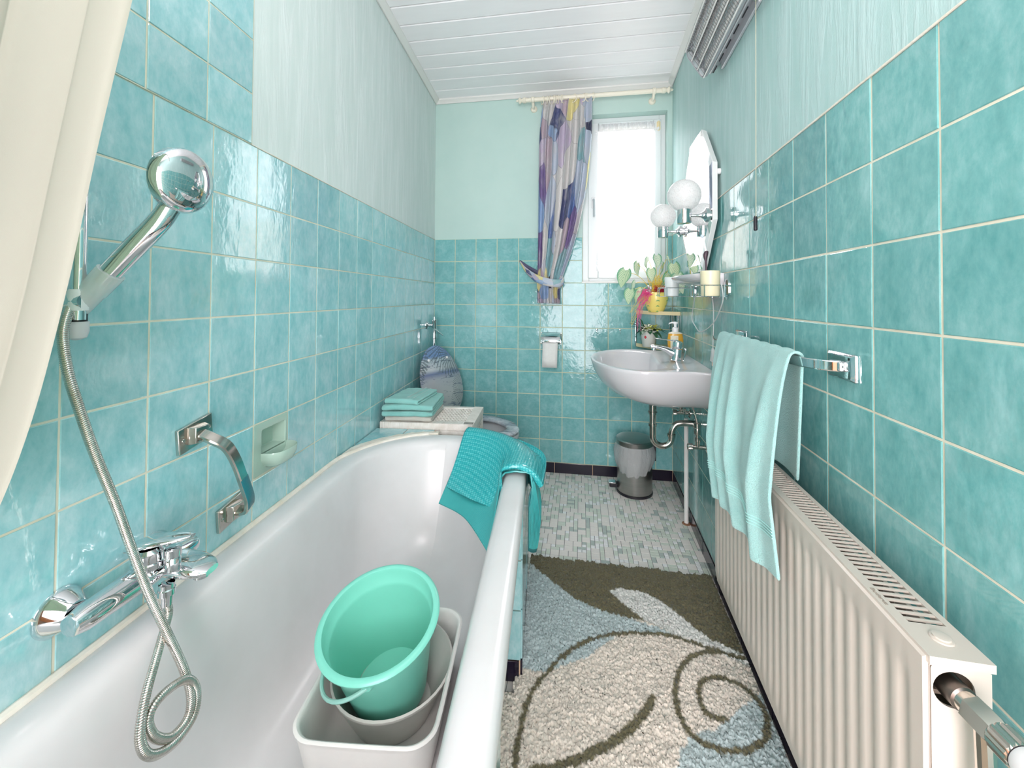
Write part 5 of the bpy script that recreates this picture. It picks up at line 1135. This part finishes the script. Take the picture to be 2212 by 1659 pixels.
for i, (px, an_) in enumerate(rx):
    p = PB(px, 207, RD); c = BW(p.x, RD, RZ-.009)
    if ring0 is None:
        bm = B(); tube(bm, [c+V((0, math.cos(2*PI*k/24)*.0250, math.sin(2*PI*k/24)*.0255)) for k in range(24)], .0034, 6, closed=True)
        ring0 = mesh_obj('curtain_ring', bm, M['rod'], None, origin=c); tag(ring0, 'cream curtain ring threaded on the rod above the patterned curtain', 'curtain ring', 'curtain rings on the rod'); o = ring0
    else:
        o = ring0.copy(); COL.objects.link(o); o.location = c
    o.rotation_euler = (0, 0, math.radians(an_*3.2))
    o['label'] = ['leftmost', 'second', 'third', 'fourth', 'fifth', 'sixth', 'seventh', 'eighth', 'ninth', 'tenth', 'eleventh', 'twelfth', 'rightmost'][i] + ('' if i in (0, 12) else ' from the left') + ' of the cream curtain rings on the rod'
pcn = NT('patterned curtain'); at = pcn.add('ShaderNodeAttribute', attribute_name='cu'); mp = pcn.add('ShaderNodeMapping'); mp.inputs['Scale'].default_value = (7.5, 7.2, 1); mp.inputs['Rotation'].default_value = (0, 0, .3); pcn.l(at.outputs['Vector'], mp.inputs[0])
nz = pcn.add('ShaderNodeTexNoise'); nz.inputs['Scale'].default_value = .8; pcn.l(mp.outputs[0], nz.inputs['Vector']); vadd = pcn.add('ShaderNodeMix', data_type='VECTOR'); vadd.inputs[0].default_value = .32
pcn.l(mp.outputs[0], vadd.inputs[4]); pcn.l(nz.outputs['Color'], vadd.inputs[5])
vo = pcn.add('ShaderNodeTexVoronoi'); vo.inputs['Scale'].default_value = 1.1; pcn.l(vadd.outputs[1], vo.inputs['Vector']); sp = pcn.add('ShaderNodeSeparateColor'); pcn.l(vo.outputs['Color'], sp.inputs[0])
pal = [(222, 220, 218), (104, 132, 186), (206, 194, 214), (158, 186, 220), (82, 90, 134), (236, 226, 164), (226, 224, 222), (150, 192, 198), (136, 116, 166), (198, 208, 222), (60, 64, 92), (200, 184, 194), (214, 216, 222)]
c_ = pcn.ramp(sp.outputs[0], [(i/len(pal), sl(c)) for i, c in enumerate(pal)], 'CONSTANT')
mp2 = pcn.add('ShaderNodeMapping'); mp2.inputs['Scale'].default_value = (150, 22, 1); mp2.inputs['Rotation'].default_value = (0, 0, -.5); pcn.l(at.outputs['Vector'], mp2.inputs[0]); st = pcn.noise(mp2.outputs[0], 1, 5, .7, .8)
nb2 = pcn.noise(mp.outputs[0], .9, 3, .6); c_ = pcn.mix(pcn.ramp(nb2, [(.50, (0, 0, 0)), (.68, (.6, .6, .6))]), c_, sl((205, 204, 204)))
c_ = pcn.mix(pcn.ramp(st, [(.52, (0, 0, 0)), (.72, (.6, .6, .6))]), c_, sl((214, 214, 218))); c_ = pcn.mix(pcn.ramp(st, [(.27, (.55, .55, .55)), (.38, (0, 0, 0))]), c_, sl((66, 74, 110)))
de = pcn.add('ShaderNodeTexVoronoi', feature='DISTANCE_TO_EDGE'); de.inputs['Scale'].default_value = 1.1; pcn.l(vadd.outputs[1], de.inputs['Vector']); c_ = pcn.mix(pcn.ramp(de.outputs['Distance'], [(.004, (.35, .35, .35)), (.012, (0, 0, 0))]), c_, sl((50, 56, 80)))
tl = pcn.add('ShaderNodeBsdfTranslucent'); pcn.l(c_, tl.inputs[0]); mx = pcn.add('ShaderNodeMixShader'); mx.inputs[0].default_value = .22; pcn.set(Base_Color=c_, Roughness=.5); pcn.l(pcn.b.outputs[0], mx.inputs[1]); pcn.l(tl.outputs[0], mx.inputs[2]); pcn.l(mx.outputs[0], pcn.out.inputs[0]); M['print'] = pcn.m
Lp = cr([V((x, y, 0)) for x, y in ((1174, 212), (1167, 255), (1163, 320), (1162, 420), (1161, 520), (1160, 598), (1160, 625), (1160, 655))], 8)
Rp = cr([V((x, y, 0)) for x, y in ((1281, 207), (1281, 255), (1278, 320), (1266, 420), (1244, 520), (1217, 598), (1211, 625), (1212, 656))], 8)
bm = B(); lay = bm.verts.layers.float_vector.new('cu'); rows = []; NC = 170
for j, (a, b) in enumerate(zip(Lp, Rp)):
    t = j/(len(Lp)-1); row = []
    for i in range(NC+1):
        u = i/NC; p = PB(a.x+(b.x-a.x)*u, a.y+(b.y-a.y)*u, .078); tie = math.exp(-((t-.78)/.10)**2)
        amp = .016*(1-.75*tie)*(.55+.45*min(t*6, 1)); fq = 8.5*2*PI
        p.y += -amp*math.sin(u*fq+.9*math.sin(u*9)+.4*t) + .004*math.sin(u*31+t*9) + .020*tie*(1-abs(2*u-1))*0; p.x += .005*math.cos(u*fq)*(1-tie)
        if j == 0: p.z += .004*math.sin(u*60)
        row.append(p)
    rows.append(row)
vs = grid(bm, rows)
for j, r in enumerate(vs):
    for i, v in enumerate(r): v[lay] = (i/NC*1.0, -j/(len(vs)-1)*1.38, 0)
tag(mesh_obj('patterned_curtain', bm, M['print'], None, smooth=2, origin=rows[0][NC//2], recalc=False, mods=[solid(.0012)]), 'blue and lilac patterned curtain tied back at the left of the window', 'curtain')
tb2 = thing('curtain_tieback', 'matching fabric tieback holding the patterned curtain to a wall hook', 'tieback', PB(1122, 566, .01))
ta = cr([PB(1124, 566, .008), PB(1134, 581, .03), PB(1148, 594, .07), PB(1162, 603, .105), PB(1185, 610, .125), PB(1208, 612, .112), PB(1218, 607, .075)], 8)
bm = B(); lay = bm.verts.layers.float_vector.new('cu'); rows = []
for i, p in enumerate(ta):
    h_ = .006+.020*math.sin(min(i/(len(ta)*.45), 1)*PI/2); rows.append([p+ZV*h_*a for a in (-1, -.4, .4, 1)])
vs = grid(bm, rows)
for j, r in enumerate(vs):
    for i, v in enumerate(r): v[lay] = (.1*i, j*.03, 0)
mesh_obj('band', bm, M['print'], tb2, recalc=False, mods=[solid(.002)])
ta2 = cr([PB(1124, 566, .008), PB(1140, 577, .02), PB(1160, 588, .045), PB(1185, 600, .05)], 6)
bm = B(); lay = bm.verts.layers.float_vector.new('cu'); vs = grid(bm, [[p+ZV*.014*a for a in (-1, 1)] for p in ta2]); mesh_obj('band_behind', bm, simple('dark lining', (84, 84, 110), .8), tb2, recalc=False, mods=[solid(.002)])
bm = B(); tube(bm, cr([BW(.618, 0, 1.432), BW(.618, .02, 1.430), BW(.618, .024, 1.442)], 4), .0025, 6); lathe(bm, BW(.618, 0, 1.432), V((0, -1, 0)), [(.007, 0), (.005, .003)], 10); mesh_obj('hook', bm, M['chrome_dull'], tb2)
# ------------------------------------------------------------------ radiator
ra = thing('radiator', 'cream panel radiator with top grille mounted low on the right wall', 'radiator', RW(1.82, .05, .27))
A_, B_, DF, DB, ZB, ZT = 1.388, 2.255, .112, .046, .272, .765
bm = B(); ch = [0, .035, .050, .070, ZT-ZB-.075, ZT-ZB-.050, ZT-ZB-.038, ZT-ZB-.006, ZT-ZB-.003]
rows = []; NS = 26*8
def chan(s):
    ph_ = ((s-A_-.018)/.0333) % 1.0
    if s < A_+.018 or s > B_-.020: return 0
    x = abs(ph_-.5)*2           # 0 centre of channel .. 1 rib centre
    return .5+.5*math.cos(PI*min(max((x-.12)/.62, 0), 1))
for k in range(NS+1):
    s = A_+(B_-A_)*k/NS; r = []
    for zi, z in enumerate(ch):
        f = {0: 0, 1: 0, 2: .6, 3: 1, 4: 1, 5: .6, 6: 0, 7: 0, 8: 0}[zi]; dd = DF-.0035*chan(s)*f
        if zi == 8 or zi == 0: dd -= .006
        r.append(RW(s, dd, ZB+z))
    rows.append(r)
rows = [[RW(A_-.001, DF-.010, ZB+z) for z in ch]]+rows+[[RW(B_-.0, DF-.010, ZB+z) for z in ch]]
grid(bm, rows); mesh_obj('front_panel', bm, M['radiator'], ra, smooth=.8)
bm = B(); box(bm, RW, (A_, DB+.002, ZB+.01), (B_-.004, DB+.008, ZT-.02)); box(bm, RW, (A_+.01, DB+.008, ZB+.02), (B_-.01, DF-.014, ZB+.03)); mesh_obj('back_panel', bm, M['radiator'], ra)
for s0q, s1q, nm_ in ((A_-.004, A_-.001, 'far'), (B_+.001, B_+.004, 'near')):
    bm = B()
    if nm_ == 'far': box(bm, RW, (s0q, DB, ZB), (s1q, DF-.006, ZT-.008))
    else:          # side cheek with the round opening for the valve
        cz, cd_, rh = .728, .083, .021; sq = [(DB, ZB), (DF-.006, ZB), (DF-.006, ZT-.008), (DB, ZT-.008)]
        N3 = 32; circ_ = [(cd_+rh*math.cos(2*PI*k/N3), cz+rh*math.sin(2*PI*k/N3)) for k in range(N3)]; outer = []
        for k in range(N3):
            a = 2*PI*k/N3; dx, dz = math.cos(a), math.sin(a); tt = []
            if dx > 0: tt.append((DF-.006-cd_)/dx)
            if dx < 0: tt.append((DB-cd_)/dx)
            if dz > 0: tt.append((ZT-.008-cz)/dz)
            if dz < 0: tt.append((ZB-cz)/dz)
            q = min(t for t in tt if t > 0); outer.append((cd_+dx*q, cz+dz*q))
        ring_loft(bm, [[RW(s1q, a, b) for a, b in outer], [RW(s1q, a, b) for a, b in circ_], [RW(s0q, a, b) for a, b in circ_], [RW(s0q, a, b) for a, b in outer]], True, (False, False))
        for (a0_, b0_), (a1_, b1_) in zip([(DB, ZB), (DF-.006, ZB)], [(DF-.006, ZB), (DF-.006, ZB+.02)]): box(bm, RW, (s0q, a0_, b0_), (s1q, max(a1_, a0_+.003), max(b1_, b0_+.003)))
    mesh_obj('side_cheek', bm, M['radiator'], ra, smooth=.4)
bm = B(); ringbox(bm, lambda s, d, z: RW(s, d, z), A_-.004, B_+.004, 0, 0, 0, 0, 0, 0, 0, 0) if False else None
bm = B()   # top frame with slots
for a, b in (((A_+.030, DB-.003, ZT-.010), (B_-.050, DB+.006, ZT)), ((A_+.030, DF-.018, ZT-.010), (B_-.050, DF-.004, ZT)), ((A_-.005, DB-.003, ZT-.010), (A_+.030, DF-.004, ZT)), ((B_-.050, DB-.003, ZT-.010), (B_+.006, DF-.004, ZT))): box(bm, RW, a, b)
bmesh.ops.remove_doubles(bm, verts=bm.verts, dist=1e-5)
tg = mesh_obj('top_cover', bm, M['radiator'], ra, smooth=.3)
sl0 = None; n = int((B_-.050-A_-.030)/.0118)
for k in range(1, n+1):
    s = A_+.030+k*.0118
    if s > B_-.054: break
    if sl0 is None:
        bm = B(); box(bm, RW, (s-.0019, DB+.005, ZT-.0030), (s+.0019, DF-.017, ZT-.0006)); sl0 = mesh_obj('grille_slat', bm, M['radiator'], tg, smooth=0); s_0 = s
    else: o = sl0.copy(); COL.objects.link(o); o.location = uR*(s-s_0)
bm = B(); box(bm, RW, (A_+.01, DB+.009, ZT-.055), (B_-.01, DF-.015, ZT-.050))
for k in range(34): s = A_+.02+k*.0245; box(bm, RW, (s, DB+.012, ZT-.05), (s+.0012, DF-.016, ZT-.018))
mesh_obj('convector_fins', bm, M['radiator_dark'], ra, kind='stuff')
bm = B(); lathe(bm, RW(B_-.026, .074, ZT), ZV, [(.012, 0), (.0115, .0015), (.009, .002), (.009, .004), (.006, .0045)], 24); mesh_obj('vent_plug', bm, M['radiator'], ra)
text_mesh('Buderus', .0105, lambda x, y, z: RW(2.160+x, .0985+.0045-y*.75+.0, ZT+.0002+z), simple('grey print', (150, 142, 130), .6), ra)
vv = thing('radiator_valve', 'nickel radiator valve with white thermostat head at the near end of the radiator', 'valve', RW(2.30, .083, .728)); VA = (uR*1.0+nR*-.10+ZV*-.03).normalized(); v0 = RW(2.252, .083, .728)
bm = B(); lathe(bm, v0-VA*.01, VA, [(.014, 0), (.0145, .028), (.0125, .030)], 20); mesh_obj('union_nut', bm, simple('dark nickel', (120, 112, 106), .35, 1), vv)
NK = simple('worn nickel', (206, 198, 188), .22, 1)
def hexl(o, ax, pf, n, rot=0):
    u_, v_ = perp(ax); return [[o+ax*h+(u_*math.cos(2*PI*k/n+rot)+v_*math.sin(2*PI*k/n+rot))*r for k in range(n)] for r, h in pf]
bm = B(); lathe(bm, v0+VA*.020, VA, [(.0125, 0), (.0125, .008)], 20); ring_loft(bm, hexl(v0, VA, [(.014, .027), (.0165, .029), (.0165, .054), (.0145, .058)], 6, .3), True); tube(bm, [v0+VA*.040, v0+VA*.042-ZV*.05, v0+VA*.042-ZV*.44], .0085, 12); mesh_obj('valve_body', bm, NK, vv, smooth=.5)
bm = B(); rg = []
for r, h in ((.0150, .056), (.0165, .058), (.0165, .076), (.015, .078)): rg.append([p for p in hexl(v0, VA, [(r, h)], 36)[0]])
for r_ in rg[1:3]:
    c = sum(r_, V((0, 0, 0)))/36
    for i in range(0, 36, 2): r_[i] = c+(r_[i]-c)*.90
ring_loft(bm, rg, True); mesh_obj('ribbed_nut', bm, NK, vv, smooth=.3)
bm = B(); lathe(bm, v0+VA*.076, VA, [(.0145, 0), (.0150, .003)], 24); mesh_obj('dark_gasket', bm, M['black'], vv)
bm = B(); lathe(bm, v0+VA*.079, VA, [(.0150, 0), (.0185, .006), (.0205, .020), (.021, .060), (.018, .068), (.01, .070)], 32); mesh_obj('thermostat_head', bm, M['white_plastic'], vv, smooth=.7)
bm = B(); tube(bm, [v0+VA*.04-ZV*.02, v0+VA*.04-ZV*.45, v0+VA*.04-ZV*.72], .0085, 12) if False else None
# ------------------------------------------------------------------ towel rail with towel
rlx = thing('towel_rail', 'chrome flat towel rail on two square plates above the radiator', 'towel rail', RW(1.6, 0, 1.05))
for s in (1.305, 1.888):
    bm = B(); ring_loft(bm, [[RW(s+a*.047, 0, 1.050+b*.027) for a, b in ((-1, -1), (1, -1), (1, 1), (-1, 1))], [RW(s+a*.047, .006, 1.050+b*.027) for a, b in ((-1, -1), (1, -1), (1, 1), (-1, 1))], [RW(s+a*.040, .011, 1.050+b*.022) for a, b in ((-1, -1), (1, -1), (1, 1), (-1, 1))]], True); pm = mesh_obj('wall_plate', bm, M['chrome'], rlx, mods=[bev(.0015)])
    bm = B(); box(bm, RW, (s-.020, .010, 1.040), (s+.020, .020, 1.060)); mesh_obj('boss', bm, M['chrome'], pm, mods=[bev(.003)])
    for a in (-.029, .029): bm = B(); lathe(bm, RW(s+a, .010, 1.050), nR, [(.004, 0), (.0035, .002)], 10); mesh_obj('screw', bm, M['chrome'], pm)
bm = B(); pth = cr([RW(1.900, .016, 1.050), RW(1.885, .036, 1.050), RW(1.860, .054, 1.050), RW(1.825, .063, 1.050), RW(1.75, .065, 1.050), RW(1.60, .065, 1.050), RW(1.45, .065, 1.050), RW(1.37, .063, 1.050), RW(1.335, .054, 1.050), RW(1.312, .036, 1.050), RW(1.300, .016, 1.050)], 6)
ribbon(bm, pth, .0105, .0030, ZV); mesh_obj('rail_bar', bm, M['chrome'], rlx, smooth=.5)
bm = B(); NU2, rows = 84, []
def tw(u, v):     # v 0 rear hem .. 1 front hem
    sT = 1.315+(1.838-1.315)*u
    if v < .30:           # rear layer, close to the wall
        t = v/.30; s = sT+.004*math.sin(u*20); z = .775+(1.058-.775)*t; d = .030+.006*math.sin(u*13)+.022*t
        return RW(s-.040*(1-t)*u, d+.016*(1-t), z)
    if v < .38:
        t = (v-.30)/.08; a = PI*t; return RW(sT, .065-.0135*math.cos(a), 1.058+.012*math.sin(a)+.0015*math.sin(u*50))
    t = (v-.38)/.62; e = t**.9
    sB = 1.478+(1.942-1.478)*u; zB = .590+(.628-.590)*u+.010*math.sin(u*PI*2.2)
    s = sT+(sB-sT)*t**1.15; z = 1.058+(zB-1.058)*t; d = .078+(.148-.078)*min(t*1.5, 1)**.8 - .006*t
    am_ = .013*min(t*2.2, 1)
    d += am_*(1.1*math.exp(-((u-.115)/.030)**2) + .95*math.exp(-((u-.27)/.035)**2) + 1.25*math.exp(-((u-.42-.06*t)/.035)**2) + 1.3*math.exp(-((u-.79-.10*(1-t))/.045)**2) - .9*math.exp(-((u-.55)/.09)**2) - .6*math.exp(-((u-.19)/.03)**2))
    return RW(s, d, z)
bm = B(); grid(bm, [[tw(i/NU2, j/70) for i in range(NU2+1)] for j in range(71)])
tz = terry('hanging aqua terry', (140, 200, 196), (172, 220, 214), 330)
twl = tag(mesh_obj('hanging_towel', bm, tz, None, smooth=2, origin=RW(1.58, .065, 1.05), mods=[solid(.0065, 0), sub(1)]), 'aqua terry towel hanging over the rail in front of the radiator', 'towel')
bm = B()
for q in (.872, .880, .888, .896):
    tube(bm, [tw(i/60, q)+nR*.0042 for i in range(61)], .0012, 4)
mesh_obj('woven_border', bm, simple('woven border', (176, 228, 222), .8), twl, kind='stuff')
# ------------------------------------------------------------------ shag rug
import numpy as np
def poly(P): return [(p.x, p.y) for p in (PZ(x, y, .024) for x, y in P)]
def inside(X, Y, P):
    c = np.zeros(X.shape, bool); n = len(P)
    for i in range(n):
        x1, y1 = P[i]; x2, y2 = P[(i+1) % n]
        if y1 == y2: continue
        c ^= ((y1 > Y) != (y2 > Y)) & (X < (x2-x1)*(Y-y1)/(y2-y1)+x1)
    return c
def linedist(X, Y, P):
    D = np.full(X.shape, 9.)
    for (x1, y1), (x2, y2) in zip(P, P[1:]):
        dx, dy = x2-x1, y2-y1; t = np.clip(((X-x1)*dx+(Y-y1)*dy)/(dx*dx+dy*dy+1e-12), 0, 1); D = np.minimum(D, np.hypot(X-x1-t*dx, Y-y1-t*dy))
    return D
def smoothl(P): return [(p.x, p.y) for p in cr([V((a, b, 0)) for a, b in poly(P)], 6)]
st_ = .0027; xs_ = np.arange(.60, 1.66, st_); ys_ = np.arange(-2.42, -.905, st_)
rg_ = np.random.RandomState(3); X, Y = np.meshgrid(xs_, ys_); nx, ny = len(xs_), len(ys_)
def snoise(shape, k):
    a = rg_.randn(shape[0]//k+3, shape[1]//k+3); yi = np.arange(shape[0])/k; xi = np.arange(shape[1])/k; y0 = yi.astype(int); x0 = xi.astype(int); fy = (yi-y0)[:, None]; fx = (xi-x0)[None, :]
    fy = fy*fy*(3-2*fy); fx = fx*fx*(3-2*fx)
    return (a[y0][:, x0]*(1-fx)+a[y0][:, x0+1]*fx)*(1-fy)+(a[y0+1][:, x0]*(1-fx)+a[y0+1][:, x0+1]*fx)*fy
wx, wy = snoise(X.shape, 3)*.0022+snoise(X.shape, 2)*.0012, snoise(X.shape, 3)*.0022
Xc, Yc = X+wx, Y+wy
cream = np.array(sl((226, 218, 204))[:3]); blue = np.array(sl((184, 200, 200))[:3]); dark = np.array(sl((104, 100, 74))[:3]); palew = np.array(sl((222, 224, 218))[:3])
Cc = np.tile(cream, X.shape+(1,))
def paint(mask, col, soft=None): Cc[mask] = col
paint(inside(Xc, Yc, poly([(1010, 1150), (1146, 1214), (1200, 1258), (1240, 1290), (1300, 1316), (1360, 1332), (1420, 1352), (1470, 1372), (1500, 1384), (1450, 1372), (1390, 1366), (1330, 1370), (1290, 1400), (1270, 1415), (1220, 1432), (1185, 1446), (1130, 1440), (1100, 1436), (1000, 1430)])), blue)
paint(inside(Xc, Yc, poly([(1000, 1100), (1146, 1214), (1200, 1258), (1240, 1290), (1300, 1316), (1350, 1330), (1390, 1336), (1470, 1345), (1560, 1400), (1660, 1440), (1760, 1400), (1700, 1150)])), dark)
paint(inside(Xc, Yc, poly([(1316, 1273), (1335, 1268), (1380, 1274), (1425, 1292), (1460, 1320), (1500, 1353), (1540, 1380), (1590, 1404), (1650, 1430), (1620, 1440), (1545, 1404), (1510, 1385), (1450, 1364), (1390, 1334), (1350, 1304)])), palew)
paint(inside(Xc, Yc, poly([(1455, 1700), (1470, 1620), (1490, 1592), (1510, 1578), (1545, 1570), (1580, 1545), (1625, 1508), (1650, 1480), (1760, 1480), (1900, 1800), (1450, 1800)])), blue)
for P_, wd in (([(1112, 1700), (1112, 1659), (1118, 1600), (1128, 1550), (1145, 1500), (1180, 1450), (1220, 1410), (1270, 1380), (1330, 1366), (1390, 1364), (1450, 1370), (1500, 1386), (1545, 1402), (1600, 1416), (1660, 1425)], .0085),
              ([(1550, 1400), (1500, 1412), (1470, 1440), (1459, 1480), (1462, 1520), (1477, 1560), (1500, 1588), (1535, 1608), (1580, 1618), (1620, 1614), (1652, 1590), (1658, 1560), (1645, 1520), (1610, 1482), (1575, 1464), (1540, 1460), (1517, 1468), (1509, 1490), (1516, 1520), (1536, 1543), (1566, 1547)], .0085),
              ([(1408, 1505), (1395, 1530), (1370, 1560), (1330, 1595), (1280, 1622), (1220, 1645), (1150, 1662)], .0125)):
    paint(linedist(Xc, Yc, smoothl(P_)) < wd, dark)
for _ in range(1):
    Cc[1:-1, 1:-1] = (Cc[1:-1, 1:-1]*2+Cc[:-2, 1:-1]+Cc[2:, 1:-1]+Cc[1:-1, :-2]+Cc[1:-1, 2:])/6
Cc *= (1+.05*rg_.randn(*X.shape))[..., None]
Zz = .018+.0020*rg_.randn(*X.shape)+.0016*snoise(X.shape, 2)+.0008*snoise(X.shape, 4)+.0010*snoise(X.shape, 14)
edge_y = -.945-.010*(X-.82)+.006*snoise(X.shape, 5); Zz = np.where(Y > edge_y, .002, Zz); Zz = np.clip(Zz, .002, .05)
x_lim = W-.012-(-Y)*.0334; left = np.where((Y < -1.60) & (Y > -2.19), .64, .815-(-Y-.95)*-.035); keep = (Y < edge_y+.004) & (X < x_lim) & (X > left)
Xj = X+rg_.randn(*X.shape)*.0013; Yj = Y+rg_.randn(*X.shape)*.0013-.0016*snoise(X.shape, 3)
idx = np.arange(nx*ny).reshape(ny, nx); kf = keep[:-1, :-1] & keep[1:, :-1] & keep[:-1, 1:] & keep[1:, 1:]
F4 = np.stack([idx[:-1, :-1], idx[:-1, 1:], idx[1:, 1:], idx[1:, :-1]], -1)[kf]; used = np.unique(F4); remap = np.full(nx*ny, -1); remap[used] = np.arange(len(used)); F4 = remap[F4]
me = bpy.data.meshes.new('rug'); co_ = np.stack([Xj.ravel(), Yj.ravel(), Zz.ravel()], -1)[used]
me.vertices.add(len(used)); me.vertices.foreach_set('co', co_.astype(np.float32).ravel()); me.loops.add(F4.size); me.loops.foreach_set('vertex_index', F4.ravel().astype(np.int32)); me.polygons.add(len(F4)); me.polygons.foreach_set('loop_start', np.arange(0, F4.size, 4).astype(np.int32)); me.update(calc_edges=True)
ca_ = me.color_attributes.new('pile', 'FLOAT_COLOR', 'POINT'); ca_.data.foreach_set('color', np.concatenate([np.clip(Cc, 0, 1).reshape(-1, 3)[used], np.ones((len(used), 1))], 1).astype(np.float32).ravel())
rgm = NT('shag pile'); a_ = rgm.add('ShaderNodeAttribute', attribute_name='pile'); rgm.set(Base_Color=a_.outputs['Color'], Roughness=.95, Sheen_Weight=.25); me.materials.append(rgm.m)
rug = bpy.data.objects.new('rug', me); COL.objects.link(rug); tag(rug, 'shaggy rug with olive, blue-grey and cream swirls on the floor between tub and radiator', 'rug')
